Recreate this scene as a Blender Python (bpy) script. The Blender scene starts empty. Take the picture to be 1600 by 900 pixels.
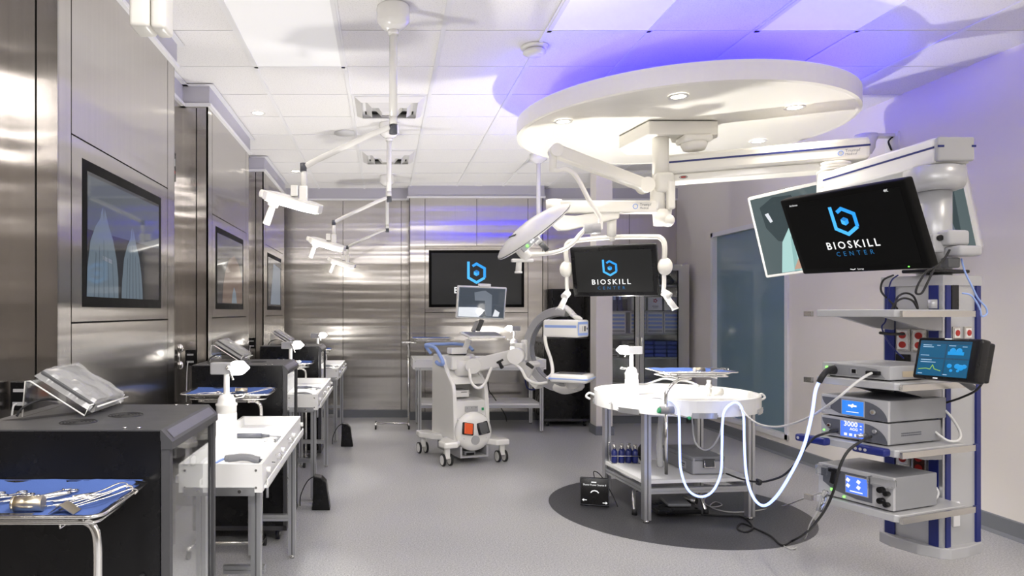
import bpy, bmesh, math, random
from mathutils import Vector, Matrix, Euler, noise
R_ = math.radians
C = bpy.context.scene.collection
SC = bpy.context.scene
random.seed(7)
F, CX, CY, H = 1080.0, 600.0, 487.0, 1.42
CEIL = 3.075
def P(px, py, Y):            # point of the room at depth Y seen at a place in the frame
    return Vector(((px-CX)*Y/F, Y, H-(py-CY)*Y/F))
# ---------------------------------------------------------------- camera, world, exposure
cam = bpy.data.cameras.new('camera'); cam.sensor_width = 36; cam.lens = 36*F/1600
cam.shift_x = 200/1600; cam.shift_y = 37/1600; cam.clip_start = .05
co = bpy.data.objects.new('camera', cam); C.objects.link(co)
co.location = (0, 0, H); co.rotation_euler = (R_(90), 0, 0); SC.camera = co
w = bpy.data.worlds.new('world'); SC.world = w; w.use_nodes = True
w.node_tree.nodes['Background'].inputs[0].default_value = (.93, .93, 1, 1)
w.node_tree.nodes['Background'].inputs[1].default_value = 1.6
SC.view_settings.view_transform = 'Standard'; SC.view_settings.look = 'None'
SC.view_settings.exposure = 0.42; SC.view_settings.gamma = 1; SC.view_settings.use_curve_mapping = False
LAMP_W = 30; SPOT_W = 40; DOWN_W = 26; COVE = 20.0; TROF = 1.0
# ---------------------------------------------------------------- materials
M = {}
def mat(name, col, rough=.5, metal=0, emit=None, es=1, coat=0, trans=0, ior=1.45, bump=0, bscale=200, spec=None, alpha=1):
    m = bpy.data.materials.new(name); m.use_nodes = True
    b = m.node_tree.nodes['Principled BSDF']; I = b.inputs
    I['Base Color'].default_value = (*col, 1); I['Roughness'].default_value = rough; I['Metallic'].default_value = metal
    I['Coat Weight'].default_value = coat; I['Transmission Weight'].default_value = trans; I['IOR'].default_value = ior
    I['Alpha'].default_value = alpha
    if spec is not None: I['Specular IOR Level'].default_value = spec
    if emit: I['Emission Color'].default_value = (*emit, 1); I['Emission Strength'].default_value = es
    N = m.node_tree.nodes; L = m.node_tree.links
    # every material keeps a faint procedural wear in its roughness
    if not trans and not emit:
        t = N.new('ShaderNodeTexNoise'); t.inputs['Scale'].default_value = 14; t.inputs['Detail'].default_value = 3
        tc = N.new('ShaderNodeTexCoord'); L.new(tc.outputs['Object'], t.inputs[0])
        r = N.new('ShaderNodeMapRange'); r.inputs[3].default_value = max(0, rough-.05); r.inputs[4].default_value = min(1, rough+.05)
        L.new(t.outputs[0], r.inputs[0]); L.new(r.outputs[0], I['Roughness'])
        if bump:
            t2 = N.new('ShaderNodeTexNoise'); t2.inputs['Scale'].default_value = bscale; L.new(tc.outputs['Object'], t2.inputs[0])
            bp = N.new('ShaderNodeBump'); bp.inputs['Strength'].default_value = bump; bp.inputs['Distance'].default_value = .002
            L.new(t2.outputs[0], bp.inputs['Height']); L.new(bp.outputs[0], I['Normal'])
    M[name] = m; return m
def steel(name, col, rough, wav=.35, aniso=.8):
    m = mat(name, col, rough, 1); N = m.node_tree.nodes; L = m.node_tree.links; b = N['Principled BSDF']
    for l in list(b.inputs['Roughness'].links): L.remove(l)
    b.inputs['Anisotropic'].default_value = aniso
    tg = N.new('ShaderNodeTangent'); tg.direction_type = 'RADIAL'; tg.axis = 'Z'; L.new(tg.outputs[0], b.inputs['Tangent'])
    tc = N.new('ShaderNodeTexCoord')
    mp = N.new('ShaderNodeMapping'); mp.inputs['Scale'].default_value = (.14, .14, 3.6); L.new(tc.outputs['Object'], mp.inputs[0])
    n = N.new('ShaderNodeTexNoise'); n.inputs['Scale'].default_value = 1.5; n.inputs['Detail'].default_value = 1.5; L.new(mp.outputs[0], n.inputs[0])
    bp = N.new('ShaderNodeBump'); bp.inputs['Strength'].default_value = wav; bp.inputs['Distance'].default_value = .024
    L.new(n.outputs[0], bp.inputs['Height']); L.new(bp.outputs[0], b.inputs['Normal'])
    # vertical brush grain in the colour
    m2 = N.new('ShaderNodeMapping'); m2.inputs['Scale'].default_value = (90, 90, .6); L.new(tc.outputs['Object'], m2.inputs[0])
    n2 = N.new('ShaderNodeTexNoise'); n2.inputs['Scale'].default_value = 1; n2.inputs['Detail'].default_value = 2; L.new(m2.outputs[0], n2.inputs[0])
    cr = N.new('ShaderNodeMix'); cr.data_type = 'RGBA'
    cr.inputs[6].default_value = (*[c*.91 for c in col], 1); cr.inputs[7].default_value = (*[min(1, c*1.08) for c in col], 1)
    L.new(n2.outputs[0], cr.inputs[0]); L.new(cr.outputs[2], b.inputs['Base Color'])
    return m
steel('wall_steel', (.55, .525, .50), .21, .4, .88)
steel('cabinet_steel', (.62, .61, .60), .25, .1)
mat('seam', (.01, .01, .01), .8)
mat('soffit', (.50, .49, .55), .6)
mat('trim_white', (.8, .8, .82), .35)
mat('paint', (.80, .76, .71), .55, bump=.15)
mat('wall_far', (.10, .09, .08), .6)
mat('cove', (.17, .18, .2), .5, bump=.2)
mat('tbar', (.82, .82, .83), .4)
mat('white', (.82, .81, .79), .3, coat=.2)
mat('whitegloss', (.88, .87, .84), .2, coat=.5)
mat('ivory', (.88, .86, .80), .35, coat=.2)
mat('hdpe', (.86, .86, .85), .35)
mat('alu', (.60, .61, .63), .32, .85)
mat('alu_dark', (.22, .22, .23), .35, .6)
mat('chrome', (.80, .79, .77), .16, 1)
mat('instrument', (.66, .64, .61), .25, 1)
mat('brass', (.62, .55, .42), .3, 1)
mat('black', (.006, .006, .007), .28, coat=.0, spec=.35)
mat('blackmatte', (.02, .02, .022), .55)
mat('blackglass', (.006, .006, .007), .06, spec=.5)
mat('charcoal', (.085, .087, .092), .45)
mat('cartpaint', (.065, .065, .07), .4, .1)
mat('cartstrip', (.16, .16, .20), .35, .4)
mat('gray', (.24, .245, .26), .4)
mat('graylight', (.42, .42, .435), .4)
mat('graydark', (.10, .105, .125), .4)
mat('towergray', (.50, .505, .52), .35, .3)
mat('blue', (.010, .018, .15), .35)
mat('bluedeep', (.01, .02, .16), .3, coat=.4)
mat('bluelight', (.30, .42, .80), .4)
mat('drape', (.07, .13, .38), .85, bump=.5, bscale=300)
mat('cloth_blue', (.07, .10, .42), .9, bump=.5, bscale=120)
mat('red', (.42, .015, .01), .4)
mat('orange', (.80, .10, .015), .35)
mat('green', (.02, .30, .12), .4)
mat('rubber', (.015, .015, .017), .6)
mat('graycable', (.60, .60, .60), .45)
mat('brown', (.05, .012, .008), .3)
mat('paper', (.75, .75, .76), .7)
mat('glass', (.95, .97, .97), .02, trans=1, ior=1.45)
mat('acrylic', (.97, .98, .98), .05, trans=1, ior=1.45)
mat('plasticfilm', (.9, .9, .9), .10, spec=.9, bump=1.0, bscale=9, alpha=.30)
mat('tintglass', (.22, .33, .39), .05, alpha=.93, spec=.8)
mat('lampglow', (1, 1, 1), .4, emit=(1, .97, .92), es=5)
mat('painted_glow', (1, 1, 1), .4, emit=(1, .97, .92), es=.7)  # emission stands in for strong light on the lamp bases
mat('opglow', (1, 1, 1), .4, emit=(1, .96, .88), es=8)
mat('downglow', (1, 1, 1), .4, emit=(1, .93, .80), es=12)
mat('troffer', (.85, .85, .85), .5, emit=(.93, .92, .95), es=.14)
mat('covelight', (.1, .05, .9), .4, emit=(.055, .035, 1.0), es=COVE)
mat('fiber', (.4, .5, 1), .3, emit=(.30, .42, 1.0), es=1.7)
mat('led_green', (.1, .8, .1), .4, emit=(.2, 1, .1), es=2)
mat('logo_a', (0, 0, 0), .4, emit=(.02, .30, .85), es=1)
mat('logo_b', (0, 0, 0), .4, emit=(.06, .42, .95), es=1)
mat('logo_c', (0, 0, 0), .4, emit=(.01, .17, .5), es=1)
mat('txt_white', (0, 0, 0), .4, emit=(.85, .85, .85), es=1)
mat('txt_blue', (0, 0, 0), .4, emit=(.01, .12, .30), es=1)
mat('scr_black', (.003, .003, .003), .5, spec=.1, emit=(.001, .001, .001), es=1)
mat('scr_dark', (.01, .01, .01), .3, spec=.25, emit=(.010, .010, .010), es=1)
mat('scr_mirror', (.008, .008, .009), .06, spec=.6, emit=(.012, .013, .015), es=1)
mat('bezel', (.004, .004, .004), .5, spec=.08)
mat('scr_blue', (0, 0, 0), .2, emit=(.03, .20, .70), es=1)
mat('scr_violet', (0, 0, 0), .2, emit=(.08, .19, .85), es=1)
mat('scr_teal', (0, 0, 0), .12, emit=(.005, .075, .16), es=1)
mat('scr_line', (0, 0, 0), .2, emit=(.01, .05, .10), es=1)
mat('scr_map', (0, 0, 0), .2, emit=(.01, .25, .60), es=1)
mat('scr_txt', (0, 0, 0), .2, emit=(.35, .5, .65), es=1)
mat('scr_yellow', (0, 0, 0), .2, emit=(.25, .45, .05), es=1)
mat('img_gray', (.01, .01, .01), .3, emit=(.10, .12, .15), es=1)
mat('img_graydark', (.01, .01, .01), .05, emit=(.045, .055, .07), es=1)
mat('img_light', (.01, .01, .01), .05, emit=(.60, .62, .66), es=1)
mat('img_coat', (.01, .01, .01), .06, emit=(.085, .11, .135), es=1)
mat('img_coatfold', (.01, .01, .01), .06, emit=(.055, .072, .09), es=1)
mat('img_teal', (.01, .01, .01), .06, emit=(.07, .095, .10), es=1)
mat('img_teal2', (.01, .01, .01), .06, emit=(.03, .045, .05), es=1)
mat('img_scrub', (.01, .01, .01), .06, emit=(.33, .52, .50), es=1)
mat('img_scrub2', (.01, .01, .01), .06, emit=(.22, .38, .37), es=1)
mat('img_skin', (.01, .01, .01), .06, emit=(.42, .27, .20), es=1)
mat('img_orange', (.01, .01, .01), .06, emit=(.075, .050, .04), es=1)
def floor_mat():
    m = mat('floor_vinyl', (.3, .3, .3), .3); N = m.node_tree.nodes; L = m.node_tree.links; b = N['Principled BSDF']
    tc = N.new('ShaderNodeTexCoord'); sp = N.new('ShaderNodeVectorMath'); sp.operation = 'DISTANCE'; sp.inputs[1].default_value = (2.1, 5.0, 0)
    L.new(tc.outputs['Object'], sp.inputs[0])
    lt = N.new('ShaderNodeMath'); lt.operation = 'LESS_THAN'; lt.inputs[1].default_value = .885; L.new(sp.outputs['Value'], lt.inputs[0])
    n = N.new('ShaderNodeTexNoise'); n.inputs['Scale'].default_value = 110; n.inputs['Detail'].default_value = 6; n.inputs['Roughness'].default_value = .7; L.new(tc.outputs['Object'], n.inputs[0])
    r = N.new('ShaderNodeValToRGB'); r.color_ramp.elements[0].position = .35; r.color_ramp.elements[1].position = .68
    r.color_ramp.elements[0].color = (.22, .225, .235, 1); r.color_ramp.elements[1].color = (.60, .60, .605, 1); L.new(n.outputs[0], r.inputs[0])
    r2 = N.new('ShaderNodeValToRGB'); r2.color_ramp.elements[0].position = .4; r2.color_ramp.elements[1].position = .75
    r2.color_ramp.elements[0].color = (.030, .031, .036, 1); r2.color_ramp.elements[1].color = (.16, .16, .17, 1); L.new(n.outputs[0], r2.inputs[0])
    mx = N.new('ShaderNodeMix'); mx.data_type = 'RGBA'; L.new(lt.outputs[0], mx.inputs[0]); L.new(r.outputs[0], mx.inputs[6]); L.new(r2.outputs[0], mx.inputs[7])
    L.new(mx.outputs[2], b.inputs['Base Color']); b.inputs['Coat Weight'].default_value = .12; b.inputs['Coat Roughness'].default_value = .35; [L.remove(l) for l in list(b.inputs['Roughness'].links)]; b.inputs['Roughness'].default_value = .42
floor_mat()
def tile_mat():
    m = mat('ceiling_tile', (.8, .8, .8), .8); N = m.node_tree.nodes; L = m.node_tree.links; b = N['Principled BSDF']
    tc = N.new('ShaderNodeTexCoord'); v = N.new('ShaderNodeTexNoise'); v.inputs['Scale'].default_value = 120; v.inputs['Detail'].default_value = 4; v.inputs['Roughness'].default_value = .75
    L.new(tc.outputs['Object'], v.inputs[0])
    r = N.new('ShaderNodeValToRGB'); r.color_ramp.elements[0].position = .33; r.color_ramp.elements[1].position = .46
    r.color_ramp.elements[0].color = (.60, .59, .59, 1); r.color_ramp.elements[1].color = (.84, .83, .83, 1)
    L.new(v.outputs[0], r.inputs[0]); L.new(r.outputs[0], b.inputs['Base Color'])
tile_mat()
# ---------------------------------------------------------------- builders
W = {}
class MB:
    def __init__(s, mat='white'):
        s.bm = bmesh.new(); s.mats = []; s.cur = 0; s.M = Matrix(); s.use(mat)
    def use(s, n):
        if n not in s.mats: s.mats.append(n)
        s.cur = s.mats.index(n); return s
    def _fin(s, verts, smooth=False, mtx=None):
        X = s.M @ mtx if mtx else s.M
        for v in verts: v.co = X @ v.co
        fs = set(f for v in verts for f in v.link_faces)
        for f in fs: f.material_index = s.cur; f.smooth = smooth
        return s
    def box(s, c, d, rot=None, bev=0, seg=2):
        g = bmesh.ops.create_cube(s.bm, size=1)['verts']
        for v in g: v.co = Vector((v.co.x*d[0], v.co.y*d[1], v.co.z*d[2]))
        if bev:
            es = list(set(e for v in g for e in v.link_edges))
            r = bmesh.ops.bevel(s.bm, geom=es, offset=min(bev, min(d)*.49), segments=seg, profile=.5, affect='EDGES')
            g = list(set(v for f in r['faces'] for v in f.verts))
        X = Matrix.Translation(c)
        if rot is not None: X = X @ (rot if isinstance(rot, Matrix) else Euler(rot).to_matrix().to_4x4())
        return s._fin(g, bool(bev) and seg > 2, X)
    def span(s, a, b, bev=0):       # axis aligned box from corner to corner
        a = Vector(a); b = Vector(b)
        return s.box((a+b)/2, [abs(q) for q in (b-a)], None, bev)
    def _frame(s, d):
        d = d.normalized(); u = Vector((0, 0, 1)) if abs(d.z) < .95 else Vector((1, 0, 0))
        x = u.cross(d).normalized(); return x, d.cross(x)
    def cyl(s, a, b, r, r2=None, seg=16, cap=True, smooth=True):
        a = Vector(a); b = Vector(b); r2 = r if r2 is None else r2
        x, y = s._frame(b-a); V = []
        for p, q in ((a, r), (b, r2)):
            V.append([s.bm.verts.new(p+(x*math.cos(t)+y*math.sin(t))*q) for t in (2*math.pi*k/seg for k in range(seg))])
        fs = []
        for k in range(seg): fs.append(s.bm.faces.new((V[0][k], V[0][(k+1) % seg], V[1][(k+1) % seg], V[1][k])))
        s._fin(V[0]+V[1], smooth)
        if cap:
            for q in (V[0][::-1], V[1]):
                f = s.bm.faces.new(q); f.material_index = s.cur; f.smooth = False
        return s
    def bar(s, a, b, w, h=None, bev=0):   # square bar between two points
        a = Vector(a); b = Vector(b); h = h or w; d = b-a; x, y = s._frame(d)
        m = Matrix((x, y, d.normalized())).transposed().to_4x4(); m.translation = (a+b)/2
        g = bmesh.ops.create_cube(s.bm, size=1)['verts']
        for v in g: v.co = Vector((v.co.x*w, v.co.y*h, v.co.z*d.length))
        if bev:
            es = list(set(e for v in g for e in v.link_edges))
            r = bmesh.ops.bevel(s.bm, geom=es, offset=bev, segments=2, profile=.5, affect='EDGES')
            g = list(set(v for f in r['faces'] for v in f.verts))
        return s._fin(g, False, m)
    def tube(s, pts, r, seg=8, smooth=8, closed=False, flat=None):
        pts = [Vector(p) for p in pts]
        if smooth and len(pts) > 2:
            q = []; n = len(pts); rng = range(n if closed else n-1)
            for i in rng:
                p0 = pts[(i-1) % n] if (i or closed) else pts[0]; p1 = pts[i]; p2 = pts[(i+1) % n]
                p3 = pts[(i+2) % n] if (i+2 < n or closed) else pts[-1]
                for k in range(smooth):
                    t = k/smooth
                    q.append(.5*((2*p1)+(-p0+p2)*t+(2*p0-5*p1+4*p2-p3)*t*t+(-p0+3*p1-3*p2+p3)*t**3))
            if not closed: q.append(pts[-1])
            pts = q
        n = len(pts); rings = []; px = None
        for i, p in enumerate(pts):
            d = (pts[(i+1) % n]-pts[i-1]) if closed else (pts[min(i+1, n-1)]-pts[max(i-1, 0)])
            if d.length < 1e-9: d = Vector((0, 0, 1))
            d.normalize()
            if px is None: x, y = s._frame(d)
            else:
                x = (px-d*px.dot(d)).normalized(); y = d.cross(x)
            px = x; ry = r if flat is None else flat
            rings.append([s.bm.verts.new(p+x*math.cos(t)*r+y*math.sin(t)*ry) for t in (2*math.pi*k/seg for k in range(seg))])
        fl = []
        for i in range(n if closed else n-1):
            A, B = rings[i], rings[(i+1) % n]
            for k in range(seg): fl.append(s.bm.faces.new((A[k], A[(k+1) % seg], B[(k+1) % seg], B[k])))
        if not closed: fl.append(s.bm.faces.new(rings[0][::-1])); fl.append(s.bm.faces.new(rings[-1]))
        return s._fin([v for q in rings for v in q], True)
    def lathe(s, prof, loc=(0, 0, 0), rot=None, seg=24, smooth=True):
        rings = []; X = Matrix.Translation(loc)
        if rot is not None: X = X @ (rot if isinstance(rot, Matrix) else Euler(rot).to_matrix().to_4x4())
        vs = []
        for r, z in prof:
            if r < 1e-6: q = [s.bm.verts.new((0, 0, z))]
            else: q = [s.bm.verts.new((r*math.cos(t), r*math.sin(t), z)) for t in (2*math.pi*k/seg for k in range(seg))]
            rings.append(q); vs += q
        for A, B in zip(rings, rings[1:]):
            for k in range(seg):
                k2 = (k+1) % seg
                if len(A) == 1 and len(B) == 1: break
                if len(A) == 1: s.bm.faces.new((A[0], B[k], B[k2]))
                elif len(B) == 1: s.bm.faces.new((A[k], A[k2], B[0]))
                else: s.bm.faces.new((A[k], A[k2], B[k2], B[k]))
        return s._fin(vs, smooth, X)
    def prism(s, poly, t0, t1, axis='z', bev=0):   # polygon extruded along an axis; other two axes in order
        def mk(p, t): return {'z': (p[0], p[1], t), 'y': (p[0], t, p[1]), 'x': (t, p[0], p[1])}[axis]
        A = [s.bm.verts.new(mk(p, t0)) for p in poly]; B = [s.bm.verts.new(mk(p, t1)) for p in poly]; n = len(poly)
        for k in range(n): s.bm.faces.new((A[k], A[(k+1) % n], B[(k+1) % n], B[k]))
        s.bm.faces.new(A[::-1]); s.bm.faces.new(B)
        vs = A+B
        if bev:
            es = list(set(e for v in vs for e in v.link_edges))
            r = bmesh.ops.bevel(s.bm, geom=es, offset=bev, segments=2, profile=.5, affect='EDGES')
            vs = list(set(v for f in r['faces'] for v in f.verts) | set(v for v in vs if v.is_valid))
        return s._fin(vs)
    def poly(s, pts):
        v = [s.bm.verts.new(p) for p in pts]; s.bm.faces.new(v); return s._fin(v)
    def sphere(s, c, r, sc=(1, 1, 1), seg=16):
        g = bmesh.ops.create_uvsphere(s.bm, u_segments=seg, v_segments=seg//2, radius=r)['verts']
        for v in g: v.co = Vector((v.co.x*sc[0], v.co.y*sc[1], v.co.z*sc[2]))
        return s._fin(g, True, Matrix.Translation(c))
    def stroke(s, pts, wd, y, closed=False):       # flat stroke in the x-z plane at depth y
        n = len(pts)
        for i in range(n if closed else n-1):
            a = Vector(pts[i]); b = Vector(pts[(i+1) % n]); d = (b-a).normalized(); nn = Vector((-d.y, d.x))*wd/2
            e = d*wd*.28
            a2, b2 = a-(e if i or closed else d*0), b+(e if i < n-2 or closed else d*0)
            s.poly([(q.x, y-.00003*i, q.y) for q in (a2-nn, b2-nn, b2+nn, a2+nn)])
        return s
    def text(s, body, size, x, y, z, spacing=1.0, align='CENTER', bold=0):
        cu = bpy.data.curves.new('t', 'FONT'); cu.body = body; cu.size = size; cu.align_x = align; cu.space_character = spacing; cu.resolution_u = 2
        cu.offset = bold
        o = bpy.data.objects.new('t', cu); C.objects.link(o)
        dg = bpy.context.evaluated_depsgraph_get(); me = bpy.data.meshes.new_from_object(o.evaluated_get(dg))
        vs = [s.bm.verts.new((v.co.x+x, y, v.co.y+z)) for v in me.vertices]
        for p in me.polygons:
            try: s.bm.faces.new([vs[i] for i in p.vertices])
            except ValueError: pass
        bpy.data.objects.remove(o); bpy.data.curves.remove(cu); bpy.data.meshes.remove(me)
        return s._fin(vs)
def build(name, mb, parent=None, loc=None):
    base = W[parent.name] if parent else Matrix.Translation(loc or (0, 0, 0))
    inv = base.inverted()
    for v in mb.bm.verts: v.co = inv @ v.co
    bmesh.ops.recalc_face_normals(mb.bm, faces=mb.bm.faces[:])
    me = bpy.data.meshes.new(name); mb.bm.to_mesh(me); mb.bm.free()
    for n in mb.mats: me.materials.append(M[n])
    o = bpy.data.objects.new(name, me); C.objects.link(o)
    if parent: o.parent = parent
    else: o.matrix_world = base
    W[o.name] = base
    return o
def part(name, mb, parent, label=None, kind=None):
    o = build(name, mb, parent)
    if label: o['label'] = label
    if kind: o['kind'] = kind
    return o
def tag(o, label, cat, group=None, kind=None):
    o['label'] = label; o['category'] = cat
    if group: o['group'] = group
    if kind: o['kind'] = kind
    return o
def thing(name, label, cat, loc=(0, 0, 0), rot=(0, 0, 0), group=None):
    o = bpy.data.objects.new(name, None); C.objects.link(o); o.empty_display_size = .1
    if isinstance(rot, Matrix): mt = Matrix.Translation(loc) @ rot.to_4x4()
    else: mt = Matrix.Translation(loc) @ Euler(rot).to_matrix().to_4x4()
    o.matrix_world = mt; W[o.name] = mt
    return tag(o, label, cat, group)
def solo(name, mb, label, cat, loc=(0, 0, 0), group=None):
    return tag(build(name, mb, None, loc), label, cat, group)
def struct(name, mb, loc=None, parent=None):
    o = build(name, mb, parent, loc)
    if not parent: o['kind'] = 'structure'
    return o
def L(mb_mat, root):          # a mesh builder working in the local space of a thing
    m = MB(mb_mat); m.M = W[root.name].copy(); return m
def copy_tree(o, label=None, loc=None, rotz=None, group=None, parent=None):
    c = o.copy(); C.objects.link(c)
    if parent is not None: c.parent = parent
    for ch in list(o.children): copy_tree(ch, parent=c)
    if label: c['label'] = label
    if group: c['group'] = group
    if loc is not None: c.location = loc
    if rotz is not None: c.rotation_euler = (c.rotation_euler.x, c.rotation_euler.y, rotz)
    return c
def light(kind, parent, loc, energy, color=(1, .95, .88), size=.1, target=None, spot=70, blend=.6, name='light_source'):
    d = bpy.data.lights.new(name, kind); d.energy = energy; d.color = color
    if kind == 'SPOT': d.spot_size = R_(spot); d.spot_blend = blend; d.shadow_soft_size = size
    elif kind == 'POINT': d.shadow_soft_size = size
    elif kind == 'AREA': d.shape = 'DISK'; d.size = size
    o = bpy.data.objects.new(name, d); C.objects.link(o)
    m = Matrix.Translation(loc)
    if target is not None: m = m @ (Vector(target)-Vector(loc)).to_track_quat('-Z', 'Y').to_matrix().to_4x4()
    if parent: o.parent = parent; o.matrix_local = W[parent.name].inverted() @ m
    else: o.matrix_world = m
    return o
def zr(a): return Matrix.Rotation(R_(a), 4, 'Z')
# ================================================================ ROOM
XR, YB, YF = 3.94, 9.32, -1.5
struct('floor', MB('floor_vinyl').span((-2.4, YF, -.05), (XR+.2, YB+.2, 0)))
m = MB('ceiling_tile').span((-2.4, YF, CEIL), (XR+.2, YB+.2, CEIL+.06))
struct('ceiling', m)
m = MB('tbar')
for k in range(-2, 8): x = -.262+.61*k; m.span((x-.013, YF, CEIL-.007), (x+.013, YB, CEIL-.0005))
for k in range(-9, 10): y = 4.068+.598*k; m.span((-1.6, y-.006, CEIL-.004), (XR, y+.006, CEIL-.0003))
struct('trim_1', m)
X1, X2, ZT = -1.285, -1.475, 2.915
# left wall: recess plane, three projecting bays
m = MB('seam')
m.span((X2-.2, YF, 0), (X2-.012, YB, CEIL))
for i in range(4):
    y0 = .39+2.33*i; m.span((X2-.05, y0+.02, 0), (X1-.014, y0+1.50, ZT))
m.use('wall_steel')
y = YF
for a, b in ((YF, .39), (.39+1.52, 2.72), (2.72+1.52, 5.05), (5.05+1.52, 7.38), (7.38+1.52, YB)): m.span((X2-.012, a, 0), (X2, b, ZT))
for i in range(4):
    y0 = .39+2.33*i; y1 = y0+1.52
    xs = X2-.07
    m.span((-1.56, y0, 0), (-1.374, y0+.014, ZT)); m.span((-1.366, y0, 0), (X1, y0+.014, ZT))   # camera-side face with a slot
    m.span((X2, y1-.014, 0), (X1, y1, ZT))
    ya, yb = y0+.12, y1-.135
    g = .004
    m.span((X1-.014, y0, 0), (X1, ya-g, ZT)); m.span((X1-.014, yb+g, 0), (X1, y1, ZT))
    m.span((X1-.014, ya+g, 2.155), (X1, yb-g, ZT))                # upper panel
    m.span((X1-.014, ya+g, 0), (X1, yb-g, 1.37))                 # lower panel
    m.span((X1-.014, ya+g, 1.378), (X1, yb-g, 1.44)); m.span((X1-.014, ya+g, 2.075), (X1, yb-g, 2.148))   # frame of the screen
    m.span((X1-.014, ya+g, 1.44), (X1, ya+.10, 2.075)); m.span((X1-.014, yb-.12, 1.44), (X1, yb-g, 2.075))
struct('wall_left', m)
# soffits and white trim above the steel
m = MB('soffit')
for a, b in ((YF, .39), (1.91, 2.72), (4.24, 5.05), (6.57, 7.38), (8.90, YB)): m.span((X2-.2, a, ZT+.02), (X2+.012, b, CEIL))
for i in range(4): m.span((X2-.2, .39+2.33*i-.01, ZT+.02), (X1+.012, 1.91+2.33*i+.01, CEIL))
struct('trim_2', m)
m = MB('trim_white')
for a, b in ((YF, .39), (1.91, 2.72), (4.24, 5.05), (6.57, 7.38), (8.90, YB)):
    m.span((X2-.2, a, ZT), (X2+.026, b, ZT+.022)); m.span((X2, a, CEIL-.012), (X2+.05, b, CEIL-.008))
for i in range(4):
    m.span((X2-.2, .39+2.33*i-.024, ZT), (X1+.026, 1.91+2.33*i+.024, ZT+.022))
    m.span((X2, .39+2.33*i-.05, CEIL-.012), (X1+.05, 1.91+2.33*i+.05, CEIL-.008))
struct('trim_3', m)
# back wall
m = MB('seam').span((-1.5, YB, 0), (XR, YB+.1, CEIL)); m.span((.35, 9.14, 0), (2.1, YB, ZT))
m.use('wall_steel')
Z0 = .10
def panels(xs, y, z0, z1, th=.012, g=.003):
    for a, b in zip(xs, xs[1:]): m.span((a+g, y, z0), (b-g, y+th, z1))
bx = lambda px, Y: (px-600)*Y/F
panels([-1.475, bx(536, 9.3), bx(627, 9.3), .345], 9.30, Z0, ZT)
bump = [bx(639, 9.1), bx(664, 9.1), bx(825, 9.1), bx(849, 9.1)]
m.span((bump[0], 9.10, Z0), (bump[0]+.014, 9.3, ZT)); m.span((bump[3]-.014, 9.10, Z0), (bump[3], 9.3, ZT))
panels([bump[0], bump[1]], 9.10, Z0, ZT); panels([bump[2], bump[3]], 9.10, Z0, ZT)
panels([bump[1], bx(745, 9.1), bump[2]], 9.10, 2.285, ZT)
panels([bump[1], bump[2]], 9.10, Z0, 1.405)
# frame around the back display
ta, tb, tza, tzb = bx(670, 9.1), bx(819, 9.1), 1.478, 2.23
m.span((bump[1]+.003, 9.10, 1.411), (bump[2]-.003, 9.112, tza)); m.span((bump[1]+.003, 9.10, tzb), (bump[2]-.003, 9.112, 2.279))
m.span((bump[1]+.003, 9.10, tza), (ta, 9.112, tzb)); m.span((tb, 9.10, tza), (bump[2]-.003, 9.112, tzb))
panels([2.1, bx(856, 9.3), bx(938, 9.3), 3.30, XR], 9.30, Z0, ZT)
struct('wall_back', m)
m = MB('soffit').span((-1.475, 9.27, ZT+.02), (XR, YB+.1, CEIL)).span((bump[0]-.01, 9.08, ZT+.02), (bump[3]+.01, 9.4, CEIL)); struct('trim_4', m)
m = MB('trim_white').span((-1.475, 9.265, ZT), (XR, YB+.1, ZT+.022)).span((bump[0]-.025, 9.07, ZT), (bump[3]+.025, 9.4, ZT+.022)); struct('trim_5', m)
m = MB('cove').span((-1.3, 9.27, 0), (.33, 9.30, .10)).span((.33, 9.07, 0), (2.11, 9.10, .10)).span((2.11, 9.27, 0), (XR, 9.3, .10)); struct('baseboard_back', m)
# right wall with window opening
wy0, wy1, wz0, wz1 = 6.72, 8.30, .17, 2.36
m = MB('paint')
for a, b, c, d in ((YF, wy0, 0, CEIL), (wy1, YB+.1, 0, CEIL), (wy0, wy1, 0, wz0), (wy0, wy1, wz1, CEIL)): m.span((XR, a, c), (XR+.14, b, d))
struct('wall_right', m)
m = MB('cove').prism([(XR, 0), (XR-.035, 0), (XR-.014, .02), (XR-.010, .11), (XR, .115)], YF, 9.27, 'y'); struct('baseboard_right', m)
m = MB('trim_white')
for a, b, c, d in ((wy0, wy0+.05, wz0, wz1), (wy1-.05, wy1, wz0, wz1), (wy0, wy1, wz0, wz0+.05), (wy0, wy1, wz1-.05, wz1)): m.span((XR-.02, a, c), (XR+.10, b, d))
wn = struct('window_1', m, (XR, wy0, wz0))
m = MB('tintglass').span((XR+.035, wy0+.05, wz0+.05), (XR+.045, wy1-.05, wz1-.05)); build('window_pane', m, wn)
# dim room behind the window
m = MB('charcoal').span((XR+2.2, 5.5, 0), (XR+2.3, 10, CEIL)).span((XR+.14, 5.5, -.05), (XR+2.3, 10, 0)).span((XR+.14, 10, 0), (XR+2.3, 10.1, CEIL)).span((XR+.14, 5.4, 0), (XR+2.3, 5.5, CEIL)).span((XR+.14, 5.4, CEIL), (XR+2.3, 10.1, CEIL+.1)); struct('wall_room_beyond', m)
struct('wall_front', MB('wall_far').span((-2.4, YF-.1, 0), (XR+.14, YF, CEIL)))
# pillar
m = MB('paint').box((2.535, 8.065, (CEIL+.1)/2), (.19, .23, CEIL-.1), None, .006); struct('pillar', m, (2.535, 8.065, 0))
m = MB('cove').span((2.43, 7.93, 0), (2.64, 8.19, .10)); struct('baseboard_pillar', m)
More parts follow.
